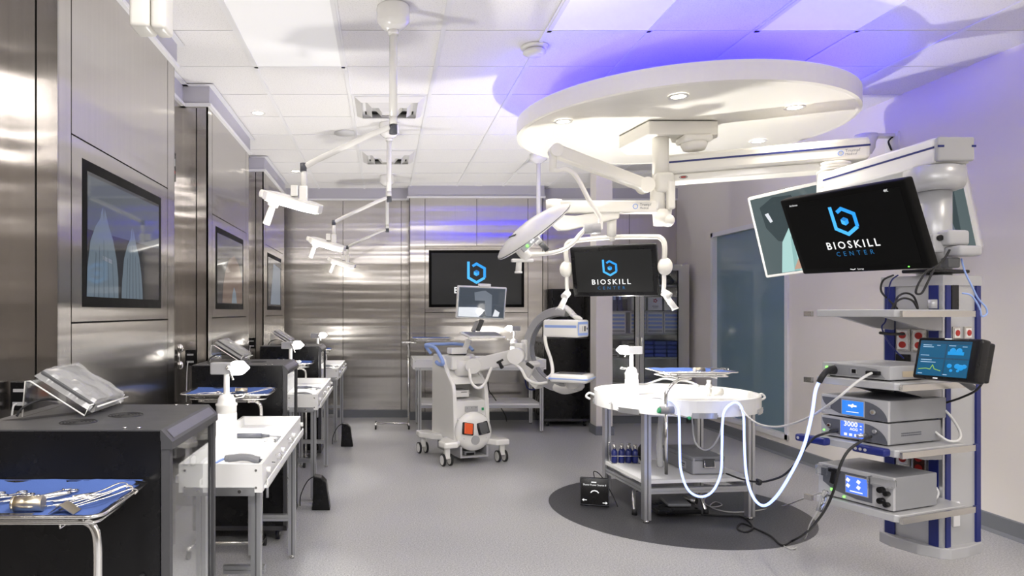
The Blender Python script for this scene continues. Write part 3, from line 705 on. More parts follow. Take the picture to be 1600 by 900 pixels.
# ---------------------------------------------------------------- bench tables
def bench(label, cx, cy, w_, l_, zt, group=None, rail=True, shelf=None, legs=None, rot=0):
    t = thing('bench_table', label, 'table', (cx, cy, 0), (0, 0, rot), group)
    hx, hy = w_/2, l_/2; zb = zt-.115; th = .014
    m = L('hdpe', t)
    m.span((-hx, -hy, zb), (hx, -hy+th, zt)); m.span((-hx, hy-th, zb), (hx, hy, zt)); m.span((-hx, -hy+th, zb), (-hx+th, hy-th, zt)); m.span((hx-th, -hy+th, zb), (hx, hy-th, zt))
    m.span((-hx+th, -hy+th, zt-.06), (hx-th, hy-th, zt-.05)); part('tray_top', m, t)
    m = L('instrument', t)
    for x in (-hx+.025, hx-.025):
        for z in (zt-.025, zb+.02): part('corner_screw', L('instrument', t).cyl((x, -hy-.003, z), (x, -hy, z), .005, seg=10), t)
    if rail:
        m = L('hdpe', t).span((hx+.002, -hy+.03, zb+.012), (hx+.02, hy-.02, zb+.022)).span((hx+.014, -hy+.03, zb+.012), (hx+.02, hy-.02, zb+.045)); part('side_rail', m, t)
        m = L('hdpe', t)
        for y in (-.42, -.1, .2, .48): part('side_knob', L('hdpe', t).cyl((hx, y*l_, zb+.07), (hx+.018, y*l_, zb+.07), .012, seg=12), t)
        m = L('chrome', t)
        for y in (-.22, .08): part('spring_clip', L('chrome', t).tube([(hx+.002, y*l_-.015, zb+.08), (hx+.022, y*l_-.012, zb+.085), (hx+.022, y*l_+.012, zb+.06), (hx+.002, y*l_+.015, zb+.055)], .004, 6, 3), t)
        part('side_knob', L('hdpe', t).box((-hx-.009, -hy+.03, zb+.05), (.018, .03, .03), None, .004), t)
    m = L('alu', t).span((-hx+.02, -hy-.006, zb-.012), (hx-.03, -hy, zb+.022)).use('instrument')
    for x in (-hx+.08, hx-.09): m.cyl((x, -hy-.009, zb+.006), (x, -hy-.005, zb+.006), .007, seg=10)
    part('bracket', m, t)
    lx = legs[0]; ly = legs[1]
    for x, y in ((lx[0], ly[0]), (lx[1], ly[0]), (lx[0], ly[1]), (lx[1], ly[1])):
        m = L('alu', t)
        for dx in (-.012, .012): m.span((x+dx-.008, y-.02, .02), (x+dx+.008, y+.02, zb))
        m.use('alu_dark').span((x-.006, y-.012, .02), (x+.006, y+.012, zb))
        m.use('chrome').cyl((x, y, 0), (x, y, .02), .015, seg=12); part('leg', m, t)
    m = L('alu', t)
    if shelf is None:
        for y in (ly[1], ly[0]+.25*l_):
            part('crossbar', L('alu', t).span((lx[0]+.02, y-.015, .235), (lx[1]-.02, y+.015, .25)).span((lx[0]+.02, y-.015, .215), (lx[1]-.02, y+.015, .229)).span((lx[0]+.02, y-.009, .225), (lx[1]-.02, y+.009, .24)), t)
        m = L('alu', t).span((lx[0]+.02, ly[0]-.012, zb-.028), (lx[1]-.02, ly[0]+.012, zb-.002)); part('crossbar', m, t)
        part('hanging_rod', L('alu', t).cyl((hx-.03, -hy+.30, zb), (hx-.03, -hy+.30, zb-.10), .006), t)
    else:
        for y in ly: part('crossbar', L('alu', t).span((lx[0]+.02, y-.015, shelf-.05), (lx[1]-.02, y+.015, shelf-.02)), t)
        for x in lx: part('crossbar', L('alu', t).span((x-.015, ly[0]+.02, shelf-.05), (x+.015, ly[1]-.02, shelf-.02)), t)
        part('shelf', L('hdpe', t).span((lx[0]-.0, ly[0]+.02, shelf-.02), (lx[1]+.0, ly[1]-.02, shelf)), t)
    return t
BX, BY, BZ = -.66, 3.42, .807
lg = ((-.10, .13), (-.55, .57))
B0 = bench('white bench table nearest the camera beside the aisle', BX, BY, .34, 1.28, BZ, 'narrow white bench tables on aluminium legs', legs=lg)
copy_tree(B0, 'white bench table second from the camera beside the aisle', (BX, BY+PITCH, 0))
copy_tree(B0, 'white bench table farthest back beside the aisle', (BX, BY+2*PITCH, 0))
# handpieces and clamps on the benches
def handpiece(label, loc, rz, hose='blue'):
    t = thing('power_handpiece', label, 'surgical tool', loc, (0, 0, rz), 'grey powered handpieces on the white tables')
    m = L('gray', t).tube([(-.075, 0, .022), (-.05, 0, .024), (-.02, 0, .028), (.015, 0, .026), (.04, 0, .018), (.06, 0, .013)], .017, 12, 4)
    m.cyl((-.09, 0, .021), (-.072, 0, .022), .014, .017, 12); part('body', m, t)
    part('nose', L('graydark', t).cyl((.055, 0, .014), (.085, 0, .009), .010, .005, 12).cyl((.085, 0, .009), (.13, 0, .005), .003, .002, 8), t)
    m = L('bluelight' if hose == 'blue' else 'graycable', t).tube([(-.09, 0, .021), (-.115, -.01, .012), (-.125, -.05, .006), (-.10, -.085, .006), (-.03, -.10, .006), (.05, -.125, .006)], .0052, 8); part('hose', m, t)
    return t
def probe(label, loc, rz):
    t = thing('camera_probe', label, 'surgical tool', loc, (0, 0, rz), 'slender grey probes on the white tables')
    part('handle', L('graydark', t).cyl((-.14, 0, .013), (.0, 0, .013), .013, seg=14).cyl((.0, 0, .013), (.04, 0, .013), .011, .007, 12), t)
    part('shaft', L('gray', t).cyl((.04, 0, .012), (.14, 0, .006), .004, .003, 8), t)
    return t
def valve(label, loc, rz):
    t = thing('tube_clamp', label, 'clamp', loc, (0, 0, rz), 'small wire clamps on the white tables')
    m = L('chrome', t).tube([(-.05, 0, .008), (-.02, .025, .012), (.01, .0, .016), (-.02, -.02, .012)], .0028, 6, 6, True); part('loop', m, t)
    part('body', L('gray', t).cyl((.0, -.012, .012), (.03, .02, .018), .009, seg=10).cyl((.02, -.02, .014), (.045, .01, .014), .006, seg=10), t)
    return t
zi = BZ-.05
h0 = handpiece('grey pistol-like handpiece with blue hose on the nearest white bench', (-.605, 3.02, zi), 0)
h1 = probe('slender dark probe lying at the far end of the nearest white bench', (-.64, 3.62, zi), 0)
h2 = valve('small wire clamp on the right side of the nearest white bench', (-.555, 3.50, zi), .3)
for k, nm in ((1, 'second'), (2, 'third')):
    copy_tree(h0, 'grey handpiece with hose on the %s white bench from the camera' % nm, (-.62, 3.02+PITCH*k, zi))
    copy_tree(h1, 'slender probe on the %s white bench from the camera' % nm, (-.66, 3.62+PITCH*k, zi))
    copy_tree(h2, 'small wire clamp on the %s white bench from the camera' % nm, (-.575, 3.5+PITCH*k, zi))
# bench lamps
def bench_lamp(label, loc, rz, watts=LAMP_W, r=.05, hb=.20):
    t = thing('bench_lamp', label, 'lamp', loc, (0, 0, rz), 'white bench lamps with hexagonal heads')
    part('base', L('painted_glow', t).lathe([(0, 0), (r+.004, 0), (r+.004, .012), (r, .02), (r, hb-.035), (0, hb-.035)], seg=24), t, 'white cylinder base, its bright lighting painted as glow')  # base is no lamp: emission paints it overlit, upper band left plain
    m = L('whitegloss', t).lathe([(0, hb-.034), (r, hb-.034), (r, hb), (r+.003, hb+.002), (r+.003, hb+.012), (r-.006, hb+.016), (r-.008, hb+.035), (r-.018, hb+.052), (.018, hb+.058), (0, hb+.058)], seg=20); cpn = part('collar', m, t)
    part('clip', L('chrome', t).tube([(r-.005, 0, hb+.05), (r+.03, .01, hb+.055), (r+.035, -.01, hb+.045), (r-.005, -.012, hb+.04)], .003, 6, 4), cpn)
    part('stem', L('whitegloss', t).cyl((0, 0, hb+.055), (0, 0, hb+.162), .015, .013, 14), t)
    z = hb+.185
    m = L('graylight', t).box((-.022, 0, z), (.105, .055, .058), None, .006); hd = part('head', m, t)
    hexa = [(.028, -.034), (.080, -.030), (.112, 0), (.080, .034), (.040, .036), (.028, .03)]
    m = L('lampglow', t).prism([(x, zz+z) for x, zz in hexa], -.03, .03, 'y', .004); part('light_head', m, hd, 'glowing hexagonal lamp tip')
    part('knob', L('chrome', t).sphere((.015, -.034, z+.005), .012, seg=10).tube([(.02, -.034, z-.0), (.03, -.034, z-.03), (.04, -.034, z-.055)], .004, 8, 3), hd)
    q = W[t.name] @ Vector((.06, 0, z+.06)); light('SPOT', t, q, watts*1.15, (1, .96, .90), .04, q+Vector((0, 0, 1)), 152, .55)
    light('POINT', t, W[t.name] @ Vector((.09, 0, z-.06)), watts*.05, (1, .96, .90), .03)
    return t
L0 = bench_lamp('glowing bench lamp on the nearest white bench table', (-.775, 3.40, zi), 0)
copy_tree(L0, 'glowing bench lamp on the second white bench table from the camera', (-.775, 3.40+PITCH, zi))
copy_tree(L0, 'glowing bench lamp on the farthest white bench table', (-.775, 3.40+2*PITCH, zi))
# foot pedals standing on edge by the table legs
def pedal(label, loc, rz):
    t = thing('foot_pedal', label, 'foot pedal', loc, (0, 0, rz), 'black foot pedals standing by the table legs')
    m = L('black', t).prism([(-.055, 0), (.075, 0), (.045, .20), (.01, .235), (-.045, .245), (-.04, .2)], -.045, .045, 'y', .006); part('body', m, t)
    part('cable', L('rubber', t).tube([(-.04, 0, .235), (-.09, 0, .20), (-.14, .02, .1), (-.15, .04, .01)], .004, 6), t)
    return t
p0 = pedal('black foot pedal propped by the leg of the second bench table', (-.46, 4.98, 0), 0)
copy_tree(p0, 'black foot pedal propped by the leg of the farthest bench table', (-.40, 4.98+PITCH, 0))
copy_tree(p0, 'black foot pedal half hidden behind the far leg of the nearest bench', (-.70, 5.0, 0))
# ---------------------------------------------------------------- ceiling lamps over the stations
def station_lamp(label, x, y, head=True):
    t = thing('surgical_arm_light', label, 'surgical light', (x, y, CEIL), group='white arm lights hanging over the stations')
    m = L('whitegloss', t).lathe([(0, -.002), (.088, -.002), (.09, -.01), (.09, -.085), (.06, -.115), (.03, -.13), (0, -.13)], seg=32); part('ceiling_cup', m, t)
    part('pole', L('whitegloss', t).cyl((0, 0, -.12), (0, 0, -.60), .0215, seg=20).cyl((0, 0, -.60), (0, 0, -.64), .0225, seg=20).cyl((0, 0, -.13), (0, 0, -.155), .03, .03, 20), t)
    part('pole_joint', L('graydark', t).cyl((.0, 0, -.645), (0, 0, -.69), .022, seg=20), t, 'dark joint at the pole end')
    part('arm', L('whitegloss', t).tube([(-.02, 0, -.655), (-.10, 0, -.685), (-.25, 0, -.755), (-.40, 0, -.825), (-.475, 0, -.865)], .0165, 12), t)
    part('elbow', L('graydark', t).cyl((-.487, 0, -.85), (-.487, 0, -.895), .018, seg=14), t, 'dark elbow joint')
    part('drop_tube', L('whitegloss', t).cyl((-.485, 0, -.88), (-.485, 0, -1.0), .016, seg=14).box((-.485, 0, -1.02), (.045, .05, .09), None, .006).box((-.535, 0, -1.0), (.04, .04, .06), None, .005), t)
    # head: long hexagonal slab, tilted
    X = Matrix.Translation((-.54, -.02, -1.065)) @ Euler((R_(8), R_(17), R_(-16))).to_matrix().to_4x4()
    hexa = [(-.165, -.045), (-.12, -.085), (.10, -.085), (.165, -.03), (.165, .03), (.10, .085), (-.12, .085), (-.165, .045)]
    m = L('whitegloss', t); m.M = m.M @ X; m.prism(hexa, -.022, .026, 'z', .006); hd = part('head', m, t)
    m = L('opglow', t); m.M = m.M @ X; m.prism([(a*.9, b*.85) for a, b in hexa], -.026, -.0225, 'z'); part('lens', m, hd, 'glowing lens under the head')
    m = L('whitegloss', t); m.M = m.M @ X; m.cyl((-.13, 0, 0), (-.20, 0, 0), .022, seg=14).cyl((-.11, 0, -.02), (-.115, 0, -.05), .03, seg=16).cyl((-.115, 0, -.05), (-.13, 0, -.155), .018, .022, 14); part('handle', m, hd)
    c = W[t.name] @ X @ Vector((.02, 0, -.06))
    light('SPOT', t, c, SPOT_W, (1, .97, .92), .06, c+Vector((-.14, -.15, -1.4)), 46, .7)
    return t
S0 = station_lamp('white ceiling arm light nearest the camera with a big glowing head', .05, 3.75)
copy_tree(S0, 'white ceiling arm light second from the camera', (.045, 6.08, CEIL))
copy_tree(S0, 'white ceiling arm light farthest back with the lowest looking head', (.04, 8.41, CEIL))
# joint of another arm right above the first cart
t = thing('ceiling_arm_joint', 'cream coloured joint of a ceiling arm at the top left above the nearest bay', 'ceiling arm', (-.66, 2.05, CEIL))
part('pole', MB('ivory').cyl((-.70, 2.0, 2.33), (-.715, 2.0, CEIL), .02, seg=20), t)
part('knuckle', MB('ivory').box((-.702, 2.02, 2.322), (.058, .09, .17), None, .012, 3), t)
part('knuckle', MB('ivory').box((-.648, 2.02, 2.318), (.044, .085, .17), None, .012, 3), t)
# ================================================================ ROUND TABLE
TX, TY, RT, ZR = 2.1, 5.0, .555, .845
ROT = 6.2
t = thing('round_table', 'round white table under the hanging disc, on aluminium legs with a shelf', 'table', (TX, TY, 0), (0, 0, R_(ROT)))
m = L('hdpe', t).lathe([(0, ZR-.055), (RT-.02, ZR-.055), (RT-.018, ZR), (RT, ZR), (RT, ZR-.105), (RT-.02, ZR-.105), (0, ZR-.07), (0, ZR-.055)], seg=72, smooth=False); part('table_top', m, t)
for a0 in (-100, -44, -150, 20, 100, 150):
    m = L('alu', t); pts = [((RT+.005)*math.cos(R_(a0+k*4-8)), (RT+.005)*math.sin(R_(a0+k*4-8)), ZR-.095) for k in range(5)]
    for a, b in zip(pts, pts[1:]): m.bar(a, b, .006, .036)
    for q in (pts[0], pts[-1]): m.cyl(Vector(q)*1.0, Vector(q)+Vector((q[0], q[1], 0))*.01, .006, seg=8)
    part('rim_bracket', m, t)
for a in (-12, -75, -125, -165, 25, 80, 130):
    r = RT+.012; q = Vector((r*math.cos(R_(a)), r*math.sin(R_(a)), ZR-.05))
    m = L('hdpe', t).cyl(q*1.0-Vector((0, 0, 0)), q+Vector((q.x, q.y, 0))*.035, .013, seg=12); part('knob', m, t)
for px, py, n in ((917, 612, 0), (1168, 611, 1)):
    pass
for a in (178, -4): 
    m = L('hdpe', t)
    q = Vector(((RT+.02)*math.cos(R_(a-ROT)), (RT+.02)*math.sin(R_(a-ROT)), ZR-.03)); m.tube([q, q+Vector((q.x*.06, q.y*.06, .015)), q+Vector((q.x*.1, q.y*.1, -.01)), q+Vector((q.x*.05, q.y*.05, -.03))], .008, 8, 4); part('hook', m, t)
HX, HY = .372, .31
for x, y in ((-HX, -HY), (HX, -HY), (-HX, HY), (HX, HY)):
    m = L('alu', t)
    for dx in (-.014, .014): m.span((x+dx-.010, y-.024, .02), (x+dx+.010, y+.024, ZR-.1))
    m.use('alu_dark').span((x-.005, y-.016, .02), (x+.005, y+.016, ZR-.1)); m.use('chrome').cyl((x, y, 0), (x, y, .02), .02, seg=12); part('leg', m, t)
for y in (-HY, HY):
    m = L('alu', t).span((-HX+.024, y-.010, .20), (HX-.024, y+.010, .23))
    for dz in (0, .022): m.span((-HX+.024, y-.018, .195+dz), (HX-.024, y+.018, .211+dz))
    part('crossbar', m, t)
for x in (-HX, HX):
    m = L('alu', t).span((x-.010, -HY+.024, .20), (x+.010, HY-.024, .23))
    for dz in (0, .022): m.span((x-.018, -HY+.024, .195+dz), (x+.018, HY-.024, .211+dz))
    part('crossbar', m, t)
part('shelf', L('hdpe', t).prism([(-HX+.026, -HY-.005), (HX-.026, -HY-.005), (HX-.026, -HY+.026), (HX+.02, -HY+.026), (HX+.02, HY-.026), (HX-.026, HY-.026), (HX-.026, HY+.005), (-HX+.026, HY+.005), (-HX+.026, HY-.026), (-HX-.02, HY-.026), (-HX-.02, -HY+.026), (-HX+.026, -HY+.026)], .262, .285), t)
for y in (-HY, HY): part('table_apron', L('alu', t).span((-HX+.024, y-.015, ZR-.13), (HX-.024, y+.015, ZR-.105)), t)
ZT_ = ZR-.055
bench_lamp('glowing lamp standing at the left of the round table, head pointing left', (1.87, 5.22, ZT_), R_(180), LAMP_W*2.5, .048, .155)
handpiece('beige looking handpiece near the front edge of the round table', (1.86, 4.72, ZT_), R_(10), 'grey')
valve('small wire clamp at the left edge of the round table', (1.66, 4.93, ZT_), 1.0)
t = thing('tube_fitting', 'white upright valve with a beige knob at the right back of the round table', 'valve', (2.42, 5.15, ZT_))
part('body', L('white', t).cyl((0, 0, 0), (0, 0, .06), .012, seg=12).sphere((0, 0, .075), .024, seg=12).cyl((0, 0, .08), (0, 0, .12), .012, .016, 12), t)
part('knob', L('ivory', t).cyl((.02, 0, .03), (.10, 0, .035), .022, .028, 16), t)
m = MB('graycable').tube([P(990, 601, 5.2), P(1010, 600, 5.3), P(1035, 592, 5.3), P(1050, 593, 5.2), P(1075, 596, 5.2), P(1092, 603, 5.1)], .008, 8); solo('suction_hose', m, 'light grey hose curving over the round table behind the lamp', 'hose', P(990, 601, 5.2))
# stand clamped to the near rim
t = mayo('draped instrument tray on a rod clamped to the rim of the round table', 2.12, 4.78, 1.015, None, sc=1.0, base=False, leg=False)
clx, cly = P(1041, 640, 4.42).x, 4.42
m = MB('chrome').tube([(2.12, 4.78, .962), (2.0, 4.68, .958), (1.90, 4.52, .955), (1.845, 4.44, .945), (clx, cly, .90), (clx, cly, .83)], .011, 10).cyl((clx, cly, .84), (clx, cly, .38), .010, seg=12); part('upright', m, t)
m = MB('gray').cyl((clx-.04, cly, .79), (clx+.045, cly, .79), .024, seg=16).use('green').cyl((clx-.052, cly, .79), (clx-.035, cly, .785), .018, seg=12)
m.use('chrome').cyl((clx+.02, cly-.01, .77), (clx+.13, cly-.03, .745), .006, seg=8).use('green').sphere((clx+.135, cly-.03, .744), .012, seg=10); part('rim_clamp', m, t)
for j, (kd, x, y, r) in enumerate((('cup', .06, .0, 4), ('scissors', -.13, .0, 20), ('clamp', -.05, .01, 15), ('retractor', .17, .0, 20), ('rod', .1, -.04, 5))):
    copy_tree(protos[kd], '%s on the draped tray above the round table' % names[kd], (2.12+x, 4.78+y, 1.015-.018), R_(r), 'instruments above the round table')
# things on the lower shelf
SH = .286
t = thing('instrument_case', 'grey metal sterilisation case on the lower shelf of the round table', 'case', (2.245, 5.03, SH), (0, 0, R_(3)))
part('body', L('gray', t).box((0, 0, .05), (.235, .44, .095), None, .006, 3), t)
part('lid', L('gray', t).box((0, 0, .112), (.24, .445, .028), None, .006, 3), t)
m = L('graylight', t).box((0, -.222, .05), (.225, .004, .085), None, .002).box((.09, -.226, .06), (.012, .008, .11), None, .002).box((-.105, -.224, .06), (.012, .006, .11), None, .002); part('end_plate', m, t)
m = L('charcoal', t).box((.0, -.228, .08), (.085, .010, .06), None, .004).use('chrome').tube([(-.035, -.234, .10), (-.035, -.242, .055), (.035, -.242, .055), (.035, -.234, .10)], .004, 8, 0); part('handle', m, t)
part('name_plate', L('graylight', t).box((-.119, -.09, .05), (.002, .10, .05)).use('charcoal').box((-.1202, -.09, .056), (.0006, .07, .01)).box((-.1202, -.09, .04), (.0006, .05, .006)), t)
t = thing('bottle_caddy', 'wire caddy holding dark blue bottles on the shelf of the round table', 'caddy', (1.80, 5.20, SH))
m = L('chrome', t)
for z in (.004, .06): m.tube([(-.105, -.06, z), (.105, -.06, z), (.105, .06, z), (-.105, .06, z)], .003, 6, 0, True)
m.tube([(-.105, 0, .004), (-.11, 0, .15), (-.07, 0, .16)], .003, 6, 0); part('wire_frame', m, t)
bp = None
for k, (x, y) in enumerate(((-.075, -.025), (-.025, -.03), (.028, -.025), (.078, -.03), (0, .03), (.055, .03))):
    if bp is None:
        bp = thing('blue_bottle', '', 'bottle', (1.80+x, 5.20+y, SH+.004), group='dark blue bottles in the wire caddy')
        part('body', L('bluedeep', bp).lathe([(0, 0), (.021, 0), (.022, .01), (.022, .085), (.012, .10), (0, .10)], seg=14), bp)
        part('cap', L('instrument', bp).cyl((0, 0, .10), (0, 0, .135), .011, .013, 10), bp); o = bp
    else: o = copy_tree(bp, None, (1.80+x, 5.20+y, SH+.004))
    o['label'] = 'dark blue bottle with silver cap, %s' % ('leftmost in the wire caddy', 'second in the front row of the wire caddy', 'third in the front row of the wire caddy', 'right end of the front row in the wire caddy', 'back row left in the wire caddy', 'back row right in the wire caddy')[k]
m = MB('blackmatte').sphere((1.955, 5.22, SH+.07), .055, (.75, .8, 1.25), 12); solo('black_pouch', m, 'black pouch on the shelf right of the blue bottles', 'pouch', (1.955, 5.22, SH))
m = MB('plasticfilm').tube([P(1035, 640, 4.9), P(1030, 690, 4.95), (1.99, 4.98, SH+.02)], .022, 10); solo('plastic_sleeve', m, 'clear plastic sleeve hanging from the round table to its shelf', 'sleeve', (1.99, 4.98, SH))
# black control pedal with white marks, leaning by the left leg
t = thing('control_pedal', 'upright black foot control with white arrows beside the round table', 'foot pedal', (1.53, 5.02, .004), Euler((R_(-12), 0, R_(-14))).to_matrix())
m = L('black', t).box((0, 0, .105), (.205, .035, .205), None, .010, 3); part('body', m, t)
m = L('graydark', t).tube([(-.098, -.018, .012), (-.098, -.018, .20), (.098, -.018, .20), (.098, -.018, .012)], .0025, 6, 0, True); part('edge_frame', m, t)
m = L('txt_white', t); y = -.0185
m.text('Shaver Power Source II', .017, 0, y, .148, 1.0)
m.stroke([(-.028, .098), (-.016, .110), (0, .114), (.016, .110), (.028, .098)], .007, y)
m.stroke([(-.055, .045), (-.082, .045)], .005, y).stroke([(-.075, .052), (-.086, .045), (-.075, .038)], .004, y)
m.stroke([(.055, .03), (.082, .03)], .005, y).stroke([(.075, .037), (.086, .03), (.075, .023)], .004, y)
m.box((-.005, y, .172), (.035, .001, .008)); part('marking', m, t, 'white lettering and arrows')
part('cable', L('rubber', t).tube([(0, .01, .205), (-.0, .02, .25), (.05, .04, .22), (.12, .02, .1), (.16, 0, .01)], .004, 6), t)
# foot switch platform under the table
t = thing('foot_switch', 'black foot switch with bent steel tube legs on the floor under the round table', 'foot pedal', (2.0, 4.85, 0))
m = L('black', t).box((.02, .0, .05), (.30, .26, .03), None, .008); part('base_plate', m, t)
m = L('gray', t).box((.05, .02, .085), (.16, .16, .02), (R_(6), 0, 0), .006); part('pedal', m, t)
for sx in (-1, 1):
    part('tube_leg', L('chrome', t).tube([(sx*.05, .12, .15), (sx*.20, .08, .15), (sx*.235, .04, .12), (sx*.25, -.02, .014)], .012, 10, 5).use('rubber').cyl((sx*.25, -.02, .0), (sx*.25, -.02, .04), .018, seg=10), t)
part('connector', L('chrome', t).cyl((.14, .08, .09), (.2, .02, .085), .026, seg=14).use('rubber').cyl((.2, .02, .085), (.205, .015, .085), .02, seg=14), t)
# ================================================================ IMAGING MACHINE (small C-arm)
CA = thing('mobile_c_arm', 'white mobile x-ray imaging machine with a C-shaped arm at the back of the aisle', 'medical machine', (.751, 6.735, 0), (0, 0, R_(18)))
prof = [(-.26, .20), (-.235, .50), (-.225, .66), (-.20, .73), (-.13, .79), (-.05, .83), (-.01, .88), (.03, .96), (.10, 1.0), (.27, 1.0), (.30, .9), (.31, .20)]
m = L('whitegloss', CA); m.prism(prof, -.185, -.145, 'x', .012); m.prism(prof, .145, .185, 'x', .012); part('side_panel', m, CA)
m = L('white', CA); m.prism([(-.235, .24), (-.22, .58), (.0, .60), (.28, .60), (.28, .2)], -.15, .15, 'x', .004)
m.prism([(-.20, .735), (-.13, .79), (-.05, .83), (-.01, .88), (.03, .95), (.10, .99), (.27, .99), (.28, .6), (.1, .6), (.1, .73)], -.15, .15, 'x', .004); part('cabinet_body', m, CA)
m = L('graylight', CA).box((-.06, -.06, .64), (.15, .18, .07), None, .004).use('white').box((-.06, -.152, .64), (.145, .006, .06)).use('charcoal').box((-.04, -.156, .655), (.06, .003, .006)); part('printer', m, CA)
m = L('graylight', CA).box((.0, -.236, .505), (.13, .006, .05), (R_(-2), 0, 0)).use('green').box((.115, -.24, .50), (.02, .008, .025)).use('charcoal')
for x in (-.045, 0, .045): m.box((x, -.241, .515), (.008, .004, .004))
m.use('white').box((0, -.248, .415), (.29, .03, .012), None, .004); part('connector_panel', m, CA)
# skirt and legs
def leg_plate(sx, sy, m):
    m.prism([(sx*.08, sy*.02), (sx*.10, sy*.24), (sx*.20, sy*.37), (sx*.33, sy*.375), (sx*.345, sy*.25), (sx*.25, sy*.13), (sx*.17, sy*.02)], .17, .225, 'z', .014)
for sx, sy in ((-1, -1), (1, -1), (-1, 1), (1, 1)):
    m = L('whitegloss', CA); leg_plate(sx, sy, m); lgp = part('leg', m, CA)
    x, y = sx*.28, sy*.305
    m = L('whitegloss', CA).box((x, y, .125), (.05, .045, .12), None, .008)
    cs = part('caster_fork', m, lgp)
    for dx in (-.036, .036):
        m = L('rubber', CA).cyl((x+dx-.010, y+.01, .055), (x+dx+.010, y+.01, .055), .055, seg=24).use('whitegloss').cyl((x+dx-.012, y+.01, .055), (x+dx+.012, y+.01, .055), .044, seg=24); part('wheel', m, lgp)
m = L('whitegloss', CA).box((0, .02, .20), (.36, .56, .06), None, .02, 3); part('base', m, CA)
m = L('graylight', CA).prism([(-.145, .06), (.145, .06), (.145, .165), (.125, .165), (.125, .075), (-.125, .075), (-.125, .165), (-.145, .165)], -.30, .25, 'y'); m.use('gray').box((-.03, -.22, .095), (.11, .10, .04), None, .008).use('black').box((-.03, -.273, .09), (.08, .006, .02)); part('battery_tray', m, CA)
# round bumper with two pedals
m = L('whitegloss', CA).lathe([(0, .05), (.12, .05), (.175, .03), (.185, 0), (.18, -.02), (0, -.02)], (0, -.27, .30), Euler((R_(90), 0, 0)).to_matrix().to_4x4(), seg=32)
bm_ = part('bumper', m, CA)
m = L('graylight', CA).cyl((0, -.32, .225), (0, -.328, .225), .042, seg=24)
for sx in (-1, 1): m.box((sx*.095, -.312, .235), (.05, .012, .025), (0, sx*R_(-50), 0), .004)
part('bumper_detail', m, bm_)
for sx, mt_, lb in ((-1, 'orange', 'orange red foot pedal'), (1, 'charcoal', 'dark grey foot pedal')):
    rt = Euler((R_(-14), sx*R_(-9), 0)).to_matrix().to_4x4()
    m = L('black', CA).box((sx*.077, -.325, .335), (.115, .02, .115), rt, .012, 3).use(mt_).box((sx*.077, -.338, .338), (.085, .012, .10), rt, .008).use('white').box((sx*.077, -.346, .297), (.05, .004, .02), rt); part('pedal', m, bm_, lb)
# blue push handle, column top
m = L('bluelight', CA).tube([(-.21, .26, 1.0), (-.26, .28, 1.08), (-.20, .33, 1.09), (-.05, .34, 1.09), (.10, .33, 1.09), (.20, .27, 1.07), (.22, .2, 1.03)], .016, 10).tube([(-.26, .28, 1.08), (-.23, .12, 1.07), (-.21, .02, .99), (-.20, -.02, .92), (-.21, .06, .91), (-.22, .10, .93)], .018, 10); part('push_handle', m, CA, 'light blue tubular push handle')
c1 = W[CA.name]
iv = c1.inverted()
def ca(px, py, Y): return P(px, py, Y)
m = MB('white').box(ca(714, 566, 6.72), (.20, .20, .13), zr(18), .015).cyl(ca(722, 575, 6.66)-Vector((0, 0, .07)), ca(722, 575, 6.66)+Vector((0, 0, .08)), .075, seg=24); part('top_housing', m, CA)
a, b = ca(742, 571, 6.6), ca(807, 556, 6.35)
m = MB('white').bar(a, b, .12, .13, .012)
for q in (a, b): m.cyl(q+Vector((-.03, -.085, 0)), q+Vector((.03, .085, 0)), .072, seg=28)
part('support_arm', m, CA)
m = MB('blackmatte').cyl(ca(780, 566, 6.35), ca(784, 575, 6.3), .014, seg=10).cyl(ca(776, 567, 6.3), ca(786, 562, 6.3), .01, seg=10).cyl(ca(781, 566, 6.3), ca(786, 574, 6.25), .009, seg=10); part('lock_knob', m, CA)
# C ring in a vertical plane
RC = .345; CC = ca(876, 546, 6.30); aa = R_(46); D = Vector((math.cos(aa), -math.sin(aa), 0)); NN = Vector((math.sin(aa), math.cos(aa), 0))
def ring(tdeg, r=RC): g = R_(tdeg); return CC+D*(r*math.cos(g))+Vector((0, 0, r*math.sin(g)))
def arcband(m, r0, r1, hw, t0, t1, n=40):
    vs = []
    for k in range(n+1):
        g = t0+(t1-t0)*k/n
        vs.append([m.bm.verts.new(q) for q in (ring(g, r0)-NN*hw, ring(g, r1)-NN*hw, ring(g, r1)+NN*hw, ring(g, r0)+NN*hw)])
    for A, B in zip(vs, vs[1:]):
        for k in range(4): m.bm.faces.new((A[k], A[(k+1) % 4], B[(k+1) % 4], B[k]))
    m.bm.faces.new(vs[0]); m.bm.faces.new(vs[-1][::-1]); m._fin([v for r in vs for v in r], False)
m = MB('graylight'); arcband(m, RC-.035, RC+.03, .042, 78, 282); m.use('alu'); arcband(m, RC+.026, RC+.042, .022, 80, 280); m.use('gray'); arcband(m, RC-.045, RC-.03, .03, 80, 280); part('c_ring', m, CA, 'grey metal C-shaped ring')
m = MB('whitegloss'); arcband(m, RC+.03, RC+.10, .05, 200, 238, 10); part('ring_carriage', m, CA)
m = MB('whitegloss').box(ca(823, 547, 6.55), (.06, .12, .20), zr(-46), .015).box(ca(813, 543, 6.5), (.08, .1, .09), zr(-40), .015).box(ca(831, 577, 6.5), (.07, .12, .16), zr(-46) @ Matrix.Rotation(R_(28), 4, 'Y'), .015); part('arm_mount', m, CA)
m = MB('blackmatte').box(ca(828, 571, 6.2), (.075, .035, .03), Euler((0, R_(35), R_(-20))), .008); part('brake_handle', m, CA)
